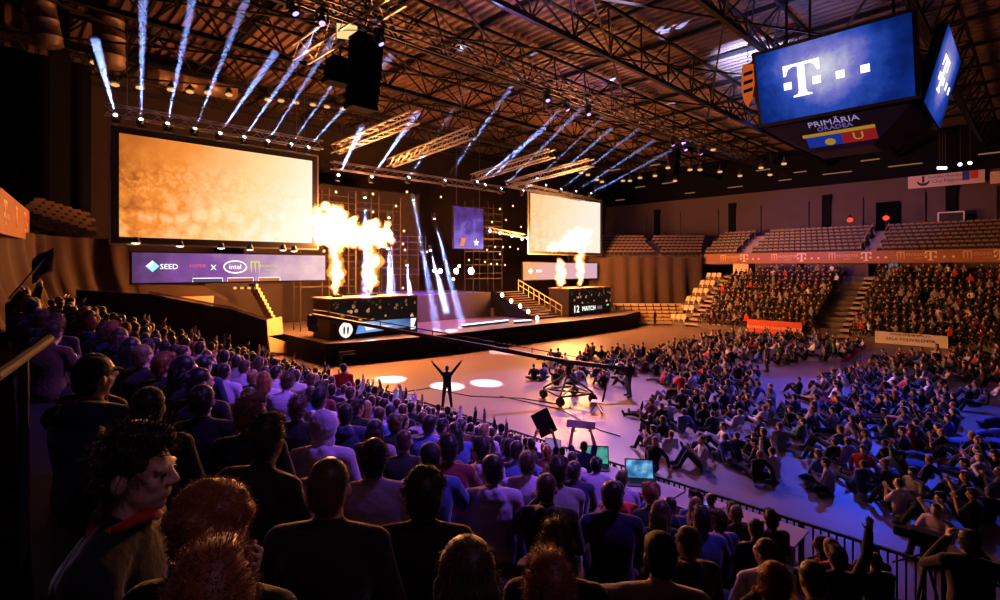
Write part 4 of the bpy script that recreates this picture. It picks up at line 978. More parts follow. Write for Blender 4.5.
p = onX(705,516,10.6); e = empty('phone',(p.x,p.y,1.062),.4); MB().box((-.06,-.1,0),(.06,.1,.012)).build('case',M_black,e); MB().box((-.05,-.09,.012),(.05,.09,.014)).build('display',emis('phone_blue',(.15,.3,1.),.8),e); tag(e,'glowing blue phone lying on the press table','phone')
for j,(px,py) in enumerate([(467,437),(480,441),(530,462),(655,496),(690,504)]):
    p = onX(px,py,10.7); m = MB(); m.tube([(0,0,0),(0,0,.15),(0,0,.17),(0,0,.21)],[.035,.035,.014,.014],10); o = m.build('bottle',mat('bottle_plastic',(.25,.25,.4),.2),None,True,(p.x,p.y,1.06)); tag(o,f'small plastic bottle on the press tables, {ordn(j+1)} from the far end' if j else 'small plastic bottle furthest along the press tables','bottle','bottles on the press tables')
# end wall of the stand, vomitory and stairs at the left of the stage
YE = 21.6
def wpoly(pts, Y, th, name, m, label, cat='wall', kind=True):
    P = [onY(a,b,Y) for a,b in pts]; mb = MB(); mb.prism([(p.x,p.z) for p in P],(0,Y,0),(1,0,0),(0,0,1),(0,th,0)); o = mb.build(name,m)
    return struct(o,label,cat) if kind else tag(o,label,cat)
M_vom = mat('vom_brown',(.022,.013,.01),.85)
pts = [onY(150,294,YE),onY(165,297,YE),onY(230,309,YE),onY(267,321,YE)]
mb = MB(); prof = [(pts[0].x-2,5.3)]+[(p.x,p.z) for p in pts]+[(pts[3].x,0),(pts[0].x-2,0)]; mb.prism(prof,(0,YE,0),(1,0,0),(0,0,1),(0,.25,0)); o = mb.build('wall_stand_end',M_vom); struct(o,'dark sloping end wall of the near stand','wall')
mb = MB(); 
for a,b in zip(pts,pts[1:]): mb.bar(a+V((0,-.03,.06)),b+V((0,-.03,.06)),.09)
o = mb.build('handrail',M_ply); tag(o,'pale handrail sloping down the end of the near stand','handrail')
wpoly([(267,320),(282,317),(283,334),(268,336)],36.6,.3,'trim_3',M_ply,'yellow plywood end panel of the stand wall','wall panel')
wpoly([(268,336),(302,347),(302,355),(270,352)],36.2,.3,'trim_4',M_ply,'lower yellow plywood panel below the stand wall','wall panel')
wpoly([(166,297),(214,296),(213,315),(205,314)],37.,.3,'trim_5',M_ply,'yellow triangular panel at the stand exit','wall panel')
wpoly([(214,296),(216,296),(268,320),(266,345),(214,330)],37.4,.3,'wall_exit',M_vom,'dark wall of the stand exit','wall')
wpoly([(128,284),(205,286),(230,300),(170,300),(120,300)],38.,.3,'wall_ramp',M_drape,'dim orange sloping wall under the drape','wall')
e = empty('exit_stairs',(0,0,0)); t = MB(); s = MB(); a = onY(256,284,37.8); b = onY(283,334,37.8); n = 13
e.location = (b.x,37.8,0)
for i in range(n):
    x = a.x+(b.x-a.x)*i/n; z = a.z+(b.z-a.z)*i/n; dx = (b.x-a.x)/n; dz = (a.z-b.z)/n
    t.box((x-b.x,0,z-.08),(x+dx-b.x,1.5,z)); s.box((x-b.x,0,z-dz-.08),(x-b.x+.06,1.5,z)); t.prism([(0,0),(dx,0),(dx,-dz-.1),(0,-.25)],(x-b.x,-.03,z),(1,0,0),(0,0,1),(0,.05,0))
t.build('treads',M_yel,e); s.build('risers',M_ply,e); tag(e,'pale zigzag stairs coming down under the left LED strip','stairs')
for j in range(4):
    p = onY(235+7*j,288,38.); e = empty('wall_lamp',p); MB().box((-.16,0,-.1),(.16,.2,.1)).build('lamp_case',M_black,e); MB().ell((0,-.01,0),(.13,.05,.09),10).build('lens',M_lensw,e); tag(e,f'small lamp in the row under the left LED strip, {ordn(j+1)} from the wall','lamp','lamps above the exit stairs')
wpoly([(205,282),(282,284),(282,350),(205,350)],41.,.2,'wall_under_strip',M_vom,'dark brown cladding under the left LED strip','wall')
# equipment and cases beside the left desk
for j,(px,py,w,h) in enumerate([(294,336,1.2,.9),(303,338,.9,.7),(311,334,.8,1.2)]):
    p = onZ(px,py+14,0); p = V((p.x,min(p.y,30.),0)); e = empty('flight_case',p); MB().box((-w/2,-.4,.1),(w/2,.4,h)).build('case_body',M_black,e); m = MB()
    for z in (.12,h-.02): 
        for y in (-.41,.41): m.bar((-w/2,y,z),(w/2,y,z),.03)
    m.build('edging',M_alu,e); m = MB()
    for x in (-w/2+.1,w/2-.1):
        for y in (-.3,.3): m.ell((x,y,.05),(.05,.03,.05),8)
    m.build('casters',M_grey,e); tag(e,f'black flight case left of the stage, {["widest","middle","tallest"][j]} of three','case','flight cases left of the stage')
# near balcony on the left with banner
o = MB().box((-9,12.5,6.9),(-.15,33.2,7.1)).build('floor_balcony',M_wallD); struct(o,'dark balcony slab at the far left','balcony')
M_ban = mat('banner_ochre',(.26,.13,.06),.75,var=.12,vscale=1.2); M_banl = mat('banner_print',(.75,.55,.42),.75)
e = empty('balcony_banner',(-.05,22.6,7.)); dv = V((.98,10.4,0)).normalized(); nl = V((dv.y,-dv.x,0)); Lb = 10.6
m = MB(); m.prism([(-4,.02),(Lb,.3),(Lb,1.66),(-4,1.5)],(0,0,0),dv,(0,0,1),nl*-.05); m.build('cloth',M_ban,e)
T_parts(dv*1.2+V((0,0,.85))+nl*.01,dv,V((0,0,1)),.8,nl*.01,1,.85,M_banl,e); T_parts(dv*8.+V((0,0,1.))+nl*.01,dv,V((0,0,1)),.8,nl*.01,1,.85,M_banl,e); m = MB(); claw(m,dv*4.6+V((0,0,.95))+nl*.01,.8,dv,V((0,0,1)),nl*.01); m.build('claw_logo',M_banl,e)
tag(e,'ochre printed banner along the balcony at the left edge','banner')
# railing bars close to the eye on the left
def wp(px,py,d):
    a = (px-500)/F; xr = a*d; return V((CA*xr+SA*d, -SA*xr+CA*d, EYE+(HY-py)/F*d))
M_rail = mat('rail_dull',(.035,.033,.045),.75,spec=.2)
a, b = wp(-8,378,2.3), wp(48,339,3.0); e = empty('handrail',(a+b)/2); m = MB(); m.tube([a,b],.03,10); q = m.build('rail',M_rail,e); q.location = -e.location
m = MB(); m.tube([a.lerp(b,.5),V((a.lerp(b,.5).x,a.lerp(b,.5).y,4.2))],.022,8); q = m.build('post',M_rail,e); q.location = -e.location; tag(e,'thick metal handrail at the left edge close to the viewer','handrail')
a, b = wp(10,298,9.5), wp(44,259,10.5); e = empty('flag',(a+b)/2); m = MB(); m.tube([a,b],.02,8); q = m.build('pole',M_grey,e); q.location = -e.location
vs = []; fs = []
r0 = wp(32,259,10.4); r1 = wp(52,247,10.6); 
for i in range(7):
    for j in range(5):
        vs.append(r0.lerp(r1,i/6)+V((0.02*math.sin(i*1.3),.05*math.sin(i*1.7+j),-.12*j+.03*math.sin(i+j))))
for i in range(6):
    for j in range(4): fs.append((i*5+j,i*5+j+1,i*5+j+6,i*5+j+5))
m = MB(); m.add(vs,fs); q = m.build('cloth',mat('flag_blue',(.08,.07,.30),.8),e,True); q.location = -e.location; tag(e,'small dark blue flag on a pole above the crowd at the left','flag')
# ---------------------------------------------------------------- far stand
FXR = [51.3+.85*i for i in range(12)]; FZR = [.35+.43*i for i in range(12)]
mb = MB()
for i,(x,z) in enumerate(zip(FXR,FZR)): mb.box((x-.4,-9,0),(x+.45,25.0,z))
mb.box((61.05,-9,0),(72,27.,5.2))
o = mb.build('floor_far_stand',M_step); struct(o,'lower steps of the far stand','stand steps')
mb = MB()
for i,(x,z) in enumerate(zip(FXR,FZR)):
    for y0,y1 in ((11.2,12.0),(24.2,25.6)): mb.box((x-.41,y0,0),(x+.44,y1,z+.02)); mb.box((x-.41,y0,0),(x+.0,y1,z-.2))
o = mb.build('aisle_steps',mat('aisle_pale',(.36,.28,.22),.7)); struct(o,'pale aisle steps of the far stand','stairs')
UXR = [62.2+.95*i for i in range(7)]; UZR = [7.35+.42*i for i in range(7)]
mb = MB()
for i,(x,z) in enumerate(zip(UXR,UZR)): mb.box((x-.4,-9,6.4),(x+.55,29.0,z))
mb.box((68.4,-9,6.4),(72,30.5,10.0)); o = mb.build('floor_upper_stand',mat('step_upper',(.10,.075,.065),.8,var=.2,vscale=3.)); struct(o,'upper tier steps of the far stand','stand steps')
mb = MB()
for i,(x,z) in enumerate(zip(UXR,UZR)):
    for y0,y1 in ((11.4,12.6),(23.4,24.8)): mb.box((x-.42,y0,6.5),(x+.5,y1,z+.03))
o = mb.build('upper_aisle_steps',MATS['aisle_pale']); struct(o,'pale aisle steps of the upper tier','stairs')
# handrails of the aisles
for j,(y,l) in enumerate(((11.3,'camera side of the upper aisle'),(12.7,'stage side of the upper aisle'),(24.9,'stage side of the second upper aisle'))):
    m = MB(); m.bar((UXR[0],y,UZR[0]+.9),(UXR[-1],y,UZR[-1]+.9),.06)
    for x,z in list(zip(UXR,UZR))[::2]: m.bar((x,y,z),(x,y,z+.9),.05)
    o = m.build('handrail',M_ply); tag(o,f'pale handrail on the {l}','handrail','handrails of the upper tier')
# walls under the balcony
mb = MB(); mb.box((61.6,-9,5.2),(61.9,9.4,6.5)); mb.box((61.6,11.9,5.2),(61.9,22.6,6.5)); o = mb.build('wall_concourse',M_wall); struct(o,'low wall below the balcony banner','wall')
mb = MB()
for y in (5.8,17.6,22.6): mb.box((61.4,y,5.2),(61.7,y+.6,6.5))
o = mb.build('trim_6',M_wallD); struct(o,'dark piers below the balcony','wall trim')
o = MB().box((61.55,23.3,4.9),(61.75,25.,6.5)).build('door_1',mat('door_cream',(.75,.6,.38),.6)); struct(o,'pale lit doorway under the balcony near the drape','door')
o = MB().box((61.6,9.6,5.2),(61.8,10.3,6.45)).build('door_2',emis('door_glow',(.10,.42,.55),.35)); struct(o,'bluish lit doorway under the balcony','door')
# balcony banner
M_ban2 = mat('banner_far',(.34,.15,.085),.75,var=.2,vscale=.5); M_print = mat('banner_white_print',(.85,.72,.62),.7); M_print2 = mat('banner_dim_print',(.7,.5,.3),.7)
e = empty('balcony_banner',(61.15,13.,6.5)); m = MB(); m.box((0,-14,0),(.06,15.3,1.18)); m.build('cloth',M_ban2,e); m = MB(); m2 = MB(); az = V((0,0,1)); ay = V((0,-1,0)); dp = V((-.012,0,0))
for y in (10.6,4.7,-1.0,-5.9,-10.5):
    T_parts(V((-.005,y,.62)),ay,az,.85,dp,2,.85,M_print,e)
for y in (13.,7.4,1.9,-3.7,-8.4): m2 = MB(); claw(m2,V((-.005,y,.62)),.85,ay,az,dp); m2.build('claw_logo',M_print2,e)
for y in (12.,6.4,.9,-4.7,-9.4): text('lettering','MONSTER',.42,M_print2,e,frameM((-.008,y-.35,.72),ay,az),.004); text('lettering','ENERGY',.18,M_print2,e,frameM((-.008,y-.35,.4),ay,az),.004)
tag(e,'long printed banner hanging along the far balcony front','banner')
# banners on the far wall
def wall_banner(px0,px1,pyt,pyb,label,lines,logo=True):
    a = onX(px0,pyt,71.3); b = onX(px1,pyt-4,71.3); z0 = onX(px0,pyb,71.3).z; h = a.z-z0; wd = a.y-b.y; e = empty('wall_banner',(71.3,(a.y+b.y)/2,z0))
    MB().box((0,-wd/2,0),(.05,wd/2,h)).build('cloth',mat('banner_white_cloth',(.62,.50,.46),.8),e)
    for i,(t,sz,zz) in enumerate(lines): text('lettering',t,sz,mat('print_navy',(.03,.02,.08),.8),e,frameM((-.02,-.2,h*zz),ay,az),.004)
    if logo:
        m = MB(); m.prism([(.55*math.cos(t),.55*math.sin(t)) for t in np.linspace(PI,2*PI,10)]+[(.4*math.cos(t),.2*math.sin(t)-.05) for t in np.linspace(2*PI,PI,8)],(-.01,wd/2-1.3,h*.55),ay,az,dp)
        m.prism([(-.1,0),(.1,0),(.1,.7),(-.1,.7)],(-.01,wd/2-1.3,h*.4),ay,az,dp); m.build('emblem',M_black,e)
        MB().prism([(0,0),(.55,0),(.55,.95),(0,.95)],(-.01,-wd/2+1.7,h*.3),ay,az,dp).build('blue_mark',mat('mark_blue',(.02,.06,.35),.7),e); MB().prism([(0,0),(.6,0),(.6,.8),(0,.8)],(-.01,-wd/2+1.1,h*.38),ay,az,dp).build('red_mark',mat('mark_red',(.55,.04,.03),.7),e)
    tag(e,label,'banner')
wall_banner(908,985,177,189,'white printed banner with round emblem high on the far wall',[('Primăria Municipiului',.36,.78),('Cluj-Napoca',.5,.42)])
wall_banner(990,1040,172,184,'white banner cut by the right edge high on the far wall',[],False)
# upper door, red lamps, framed panel
o = MB().box((71.4,11.,10.0),(71.7,13.1,13.4)).build('door_3',M_blackcloth); struct(o,'dark doorway at the top of the upper aisle','door')
for j,(px,py,c) in enumerate([(850,220,'camera-far'),(886,218,'camera-near')]):
    p = onX(px,py,68.5); zf = UZR[6]; e = empty('red_lamp',p); MB().ell((0,0,0),(.3,.3,.26),12).build('bulb',M_red,e); m = MB(); m.tube([(0,0,-.3),(0,0,zf-p.z+.02)],.05,8); m.build('pole',M_grey,e); m = MB(); m.tube([(0,0,.3),(0,0,.6)],[.2,.05],8); m.build('cap',M_black,e)
    tag(e,f'glowing red lamp beside the dark upper doorway, {["drape side","right-hand side"][j]}','lamp','red lamps by the upper door')
p = onX(951,219,70.2); e = empty('framed_board',p); m = MB()
for a_,b_ in (((0,-1,-.7),(0,1,-.7)),((0,-1,.7),(0,1,.7)),((0,-1,-.7),(0,-1,.7)),((0,1,-.7),(0,1,.7))): m.bar(a_,b_,.12)
m.build('frame',M_white,e); MB().box((.02,-1,-.7),(.06,1,.7)).build('board',M_black,e); MB().bar((0,0,-.7),(0,0,10.0-p.z),.08).build('post',M_grey,e); tag(e,'dark board in a pale frame behind the upper seats','board')
# lamps with blue light above the wall banners
for j,(px,py) in enumerate([(939,168),(942,168),(945,168),(960,164.5),(970,163)]):
    p = onX(px,py,70.4); e = empty('blue_spot',p); MB().tube([(.3,0,.1),(0,0,0)],[.1,.2],10).build('lamp_case',M_black,e); MB().ell((-.02,0,0),(.06,.17,.17),10).build('lens',M_lensb,e); MB().bar((.2,0,.1),(.2,0,20.4-p.z),.05,4).build('suspension',M_grey,e)
    tag(e,f'small blue-white spotlight above the wall banner, {ordn(j+1)} from the emblem','stage light','blue spotlights above the wall banner')
# far floor-level barriers
def barrier(px0,px1,pyt,pyb,m,mt,lines,label,Xp=50.4):
    a = onX(px0,pyb,Xp); b = onX(px1,pyb,Xp); h = onX(px0,pyt,Xp).z; e = empty('banner_barrier',(Xp,(a.y+b.y)/2,0)); wd = abs(a.y-b.y)
    MB().box((0,-wd/2,.05),(.06,wd/2,max(.9,h))).build('cloth',m,e); f = MB()
    for y in (-wd/2,0,wd/2): f.bar((.08,y,0),(.08,y,max(.9,h)),.06)
    f.build('frame',M_grey,e)
    for t,s,z in lines: text('lettering',t,s,mt,e,frameM((-.012,0,z),ay,az),.004)
    tag(e,label,'banner')
barrier(747,802,319,329,mat('banner_red',(.62,.10,.05),.75),M_print,[('ROMANIAN CHAMPIONSHIP',.36,.55)],'red banner barrier with white lettering in front of the far stand')
e_m = mat('barrier_white',(.75,.72,.78),.7); e_t = mat('barrier_text',(.03,.03,.06),.7)
barrier(875,948,331,346,e_m,e_t,[('www.cluj-arena.ro',.34,.85),('SALA POLIVALENTA',.34,.45)],'white banner barrier with dark lettering before the far stand')
# pale slatted folded seating by the drape
pA = onZ(617,325,0); pB = onZ(686,325,0); pB.y = max(pB.y,25.2); dv = (pB-pA).normalized(); L = (pB-pA).length; e = empty('folded_seating',pA); m = MB(); nn_ = V((dv.y,-dv.x,0))
for i in range(6): m.prism([(0,.1+.36*i),(L,.1+.36*i),(L,.36+.36*i),(0,.36+.36*i)],-nn_*(.30*i),dv,(0,0,1),-nn_*.3)
m.build('slats',M_ply,e); m = MB()
for t in np.arange(.2,L,.8): m.bar(dv*t+nn_*.02,dv*t+nn_*.02-nn_*1.5+V((0,0,2.1)),.08)
m.build('frame',M_black,e); tag(e,'pale slatted folded seating bank below the right drape','seating')
# seats of the upper tier
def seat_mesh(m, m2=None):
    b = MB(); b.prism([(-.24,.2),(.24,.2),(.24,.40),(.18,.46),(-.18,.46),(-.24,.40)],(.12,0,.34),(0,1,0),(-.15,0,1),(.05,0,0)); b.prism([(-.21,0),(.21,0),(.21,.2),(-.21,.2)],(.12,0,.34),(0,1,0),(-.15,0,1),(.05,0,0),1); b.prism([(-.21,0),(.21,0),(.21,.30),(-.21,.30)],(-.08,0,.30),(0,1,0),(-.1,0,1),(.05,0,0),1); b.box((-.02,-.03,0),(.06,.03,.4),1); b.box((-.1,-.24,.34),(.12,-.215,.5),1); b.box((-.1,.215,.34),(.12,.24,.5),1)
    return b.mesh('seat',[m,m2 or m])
M_seat = mat('seat_plastic',(.20,.135,.12),.4); M_seat_shade = mat('seat_shade',(.012,.009,.010),.6)  # pale back tops, dark lower parts: rows' light and shade put into colour
SM = seat_mesh(M_seat,M_seat_shade); spots = []
for i,(x,z) in enumerate(zip(UXR,UZR)):
    ys = np.arange(-4,28.6,.56)
    for k,y in enumerate(ys+(.28 if i%2 else 0)):
        if 11.2 < y < 12.8 or 23.2 < y < 25.: continue
        sec = 0 if y < 11.2 else 1 if y < 23.2 else 2
        spots.append((x,y,z,0.,i,k,sec))
# corner seats behind the right drape
cdir = V((51.2-60.8,38.2-28.8,0)); cl = cdir.length; cdir.normalize(); cn = V((-cdir.y,cdir.x,0))*-1
if cn.x < 0: cn = -cn
mb = MB(); cr = []
for i in range(6):
    o_ = V((61.2,28.9,0))+cn*(.9*i); z = 7.35+.42*i
    mb.prism([(-.42*i-.3,6.3),(cl+.42*i,6.3),(cl+.42*i,z),(-.42*i-.3,z)],o_-cn*.4,cdir,(0,0,1),cn*.95)
    for k,t in enumerate(np.arange(-.42*i,cl+.42*i-.2,.56)):
        if 4.6 < t < 5.6: continue
        p = o_+cdir*t; spots.append((p.x,p.y,z,math.atan2(cn.y,cn.x),i,k,3 if t < 5 else 4))
o = mb.build('floor_corner_stand',MATS['step_upper']); struct(o,'corner tier steps above the right drape','stand steps')
vis = []
for s in spots:
    u = proj((s[0],s[1],s[2]+.5)); 
    if -5 < u[0] < 1005 and u[1] > 190: vis.append((u[2],s))
vis.sort(key=lambda q:q[0])
SEC = ['right-hand block','middle block','block beside the drape','corner block near the aisle','corner block near the stage']
cnt = {}
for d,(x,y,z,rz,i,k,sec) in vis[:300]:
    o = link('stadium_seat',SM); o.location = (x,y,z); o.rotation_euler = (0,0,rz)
    cnt[(i,sec)] = cnt.get((i,sec),0)+1
    tag(o,f'empty seat, upper tier {SEC[sec]}, {ordn(i+1)} row, {ordn(cnt[(i,sec)])} from the right','seat','empty seats of the upper tier')
def bake(meshspots, src, name, mats):
    nv = len(src.vertices); co = np.empty(nv*3); src.vertices.foreach_get('co',co); co = co.reshape(-1,3); fs = [tuple(p.vertices) for p in src.polygons]; pm = [p.material_index for p in src.polygons]
    mb = MB()
    for x,y,z,rz in meshspots:
        c, s = math.cos(rz), math.sin(rz); q = np.empty_like(co); q[:,0] = co[:,0]*c-co[:,1]*s+x; q[:,1] = co[:,0]*s+co[:,1]*c+y; q[:,2] = co[:,2]+z
        mb.add([tuple(v) for v in q], fs); mb.m[-len(fs):] = pm
    return mb.build(name,mats)
o = bake([s[:4] for d,s in vis[300:]],SM,'stadium_seats',[M_seat,M_seat_shade]); tag(o,'rows of further empty folding seats on the upper tier','seats','empty seats of the upper tier','stuff')
# lit seats by the far aisle, and behind the left drape
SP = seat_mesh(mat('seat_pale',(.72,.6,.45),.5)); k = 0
for i in range(0,12,2):
    for j in range(3):
        k += 1; o = link('stadium_seat',SP); o.location = (FXR[i],25.9+.6*j,FZR[i]); tag(o,f'pale lit seat by the far drape, {ordn(i//2+1)} row up, {ordn(j+1)} from the aisle','seat','pale seats beside the far aisle')
mb = MB()
for i,(x,z) in enumerate(zip(FXR,FZR)): mb.box((x-.4,25.6,0),(x+.45,27.7,z))
o = mb.build('floor_side_stand',M_step); struct(o,'short side steps of the far stand by the drape','stand steps')
k = 0; mb = MB()
for i in range(4):
    for px in range(28+4*i,92,9):
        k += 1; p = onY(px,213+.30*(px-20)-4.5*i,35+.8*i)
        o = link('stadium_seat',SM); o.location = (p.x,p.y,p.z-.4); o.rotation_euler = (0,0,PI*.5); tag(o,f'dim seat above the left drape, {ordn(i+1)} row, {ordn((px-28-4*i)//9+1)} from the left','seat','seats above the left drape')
        mb.box((p.x-.3,p.y-.4,p.z-.75),(p.x+.3,p.y+.4,p.z-.38))
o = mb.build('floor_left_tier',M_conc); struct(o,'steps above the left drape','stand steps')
# ---------------------------------------------------------------- people: variants
NV = [ (seat_pose(0.,'lap',.1),1.,False), (seat_pose(.04,'lap',-.55),1.,False), (seat_pose(.20,'lean',.15,-.1),.5,False), (seat_pose(-.03,'lap',.5),1.,True),
       (seat_pose(.05,'clap',.2),.5,False), (seat_pose(.0,('fist','lap'),.1),.5,False), (seat_pose(.02,('lap','chin'),-.2),1.,True), (seat_pose(.06,'phone',.1,-.3),.5,False) ]
NVM = [person_meshes(p,.0105,s,True,h) for p,s,h in NV]
FISTV = person_meshes(seat_pose(.02,('chin','lap'),.1),.009,1.,True)
UPV = person_meshes(seat_pose(.02,'hold',.0),.009,.5,True); OUTV = person_meshes(seat_pose(.05,('lap','out'),.1),.0085,1.,True)
BOYV = person_meshes(seat_pose(.08,('lap','phone'),-.15,-.06),.0065,1.,True)
HN = {h:hair_mesh(h,.008,True) for h in ('crop','short','messy','curly','long','bun','quiff')}; HN['cap'] = hair_mesh('cap',.008); HN['hood'] = hair_mesh('hood',.009)
HF = {h:hair_mesh(h,.012,False) for h in HN}
FV = [floor_pose('knees'),floor_pose('knees','clap',.3),floor_pose('legs'),floor_pose('legs',('behind','lap'),-.3),floor_pose('cross'),floor_pose('cross','lap',.4),floor_pose('lounge'),floor_pose('knees',('knees','fist'),.2),floor_pose('cross','hold',.1)]
FK = ['hugging the knees','clapping','with legs stretched out','leaning back on one arm','cross-legged with a phone','cross-legged','lounging back','with one fist up','cross-legged with both hands up']
FVM = [person_meshes(p,.0125,.5 if i%2 else 1.,True) for i,p in enumerate(FV)]
STV = {k:person_meshes(stand_pose(a,y,0,0,l),.0095,1.,True) for k,a,y,l in (('vee','vee',0.,.06),('cam','cam',.0,.06),('down','down',.2,.03),('one',('up','down'),.1,.05))}
HAIRD = {'crop':'cropped','short':'dark-haired','messy':'tousled','curly':'curly','long':'longhaired','bun':'bun-wearing','quiff':'quiffed','cap':'capped','hood':'hooded','bald':'bald'}
SHD = dict(cloth_black='black',cloth_grey='grey',cloth_white='white',cloth_navy='navy',cloth_red='red',cloth_lilac='lilac',cloth_blue='blue',cloth_brown='brown',cloth_green='green',cloth_maroon='maroon')
HCN = ['hair_black']*6+['hair_brown']*4+['hair_ginger','hair_blond']
rr = random.Random(21)
def pick(w): return rr.choices(list(w),list(w.values()))[0]
W_NEAR = dict(cloth_black=46,cloth_grey=9,cloth_navy=14,cloth_lilac=8,cloth_white=5,cloth_blue=6,cloth_brown=6,cloth_maroon=4,cloth_red=2)
W_MID = dict(cloth_black=30,cloth_grey=13,cloth_navy=10,cloth_lilac=18,cloth_white=12,cloth_blue=9,cloth_brown=4,cloth_maroon=4)
W_FLOOR = dict(cloth_black=46,cloth_grey=12,cloth_navy=16,cloth_white=9,cloth_lilac=6,cloth_blue=8,cloth_maroon=6,cloth_red=4,cloth_green=3)
W_FAR = dict(cloth_black=56,cloth_grey=14,cloth_navy=10,cloth_white=3,cloth_red=3,cloth_maroon=6,cloth_brown=8)
P = []      # candidates: dict(pos, rz, var, hair, shirt, depth ...)
def near_at(px, py, row=None, d=None):
    u,v,e = ray(px,py)
    if d is None:
        d = -.52/(e+.4*u) if row is None else rowX(row)/u
    return V((u*d,v*d,0)), d
taken = []
def add_near(x, y, row, var, hair, shirt, th, scale=1., label=None, hc=None, vm=None, zoff=0., spec=False):
    z = rowZ(row)+zoff; rz = math.radians(th)-PI/2
    P.append(dict(pos=V((x,y,z)),rz=rz,vm=vm or NVM[var],hair=hair,shirt=shirt,scale=scale,label=label,hc=hc or rr.choice(HCN),zone='near',row=row,spec=spec)); taken.append((x,y))
# people singled out, placed by hand:  px, py, row, depth, variant, hair, shirt, facing, scale, label
HAND = [
 (138,472,0,1.85,None,'quiff','cloth_black',-26,1.22,'person in profile looking right, black jacket with red collar, nearest face at lower left','hair_black'),
 (216,530,0,1.46,0,'curly','cloth_black',40,1.0,'curly gingery head seen from behind right beside the face in profile','hair_ginger'),
 (212,612,0,1.08,0,'messy','cloth_black',55,.98,'spiky reddish hair rising at the bottom edge under the curly head','hair_ginger'),
 (330,487,1,2.22,0,'crop','cloth_black',44,1.06,'broad-shouldered person with cropped hair and black jacket, seen squarely from behind','hair_brown'),
 (466,577,1,1.60,'F','long','cloth_red',52,1.0,'long-haired person with red scarf and raised fist at the bottom edge','hair_brown'),
 (556,549,2,2.55,0,'quiff','cloth_black',40,1.0,'tousled brown head from behind in front of the dark coats at bottom middle','hair_brown'),
 (548,594,1,1.72,0,'messy','cloth_black',48,.95,'dark reddish head just entering at the bottom middle edge','hair_ginger'),
 (660,556,3,3.05,None,'cap','cloth_lilac',36,1.12,'person in pale lilac sweatshirt and grey cap stretching an arm out','hair_black'),
 (268,440,1,2.75,2,'messy','cloth_black',28,1.0,'dark tousled person leaning forward behind the broad-shouldered person','hair_black'),
 (98,372,0,3.5,1,'crop','cloth_black',32,1.05,'dark cropped head with orange rim at the left, ahead of the handrail','hair_black'),
 (150,408,0,2.75,0,'short','cloth_black',52,.9,'dark rounded figure above the face in profile at the left','hair_black'),
 (322,428,2,4.2,3,'hood','cloth_lilac',48,1.06,'person wearing a pale lilac hood up, seen from behind','hair_black'),
 (374,458,2,3.4,0,'short','cloth_lilac',50,1.06,'dark-haired person in pale lilac shirt ahead of the broad-shouldered person','hair_black'),
 (424,494,2,2.75,0,'curly','cloth_black',46,1.06,'big round dark curly head in the lower middle','hair_black'),
 (430,458,3,4.2,4,'cap','cloth_blue',52,1.0,'capped person in blue with hands raised to clap, above the big curly head','hair_black'),
 (491,470,3,4.4,3,'short','cloth_lilac',45,1.05,'person in pale lilac hoodie near the middle, dark short hair','hair_black'),
 (527,463,4,5.3,0,'short','cloth_lilac',40,1.0,'short-haired person in lilac just right of the pale lilac hoodie','hair_brown'),
 (547,488,3,4.3,6,'crop','cloth_black',42,1.04,'cropped person in black hooded jacket resting a hand on the chin','hair_brown'),
 (612,503,5,5.4,0,'messy','cloth_black',40,1.0,'tousled person in black below the bright laptop','hair_ginger'),
 (662,513,5,5.1,1,'long','cloth_black',38,1.0,'long-haired person in black right below the press table','hair_brown'),
 (775,583,3,2.95,6,'short','cloth_black',30,1.0,'brown-haired person with raised fist at the bottom right edge','hair_ginger'),
 (812,580,4,3.3,7,'crop','cloth_lilac',40,.96,'person in pale top at the bottom edge right of the raised fist','hair_brown'),
 (225,372,3,7.6,0,'crop','cloth_lilac',42,1.05,'person in lilac T-shirt among dark coats in the left middle','hair_black'),
 (205,366,2,6.9,6,'messy','cloth_navy',45,1.0,'dark tousled person left of the lilac T-shirt in the left middle','hair_black'),
 (250,398,3,6.2,0,'short','cloth_black',46,1.05,'dark person in the middle left directly behind the pale hood','hair_black'),
]
for px,py,row,d,var,hair,sh,th,sc,lab,hc in HAND:
    q,_ = near_at(px,py,None,d); vm = BOYV if lab.startswith('person in profile') else OUTV if var is None else FISTV if var == 'F' else None
    zh = EYE+(HY-py)/F*d                                   # wanted height of the head
    hz = (vm or NVM[var])['hm'].translation.z*sc
    ho = (vm or NVM[var])['hm'].translation; c_, s_ = math.cos(math.radians(th)-PI/2), math.sin(math.radians(th)-PI/2)
    hx, hy = (ho.x*c_-ho.y*s_)*sc, (ho.x*s_+ho.y*c_)*sc
    add_near(q.x-hx,q.y-hy,row,0 if var in (None,'F') else var,hair,sh,th,sc,lab,hc,vm,(zh-hz)-rowZ(row),True)
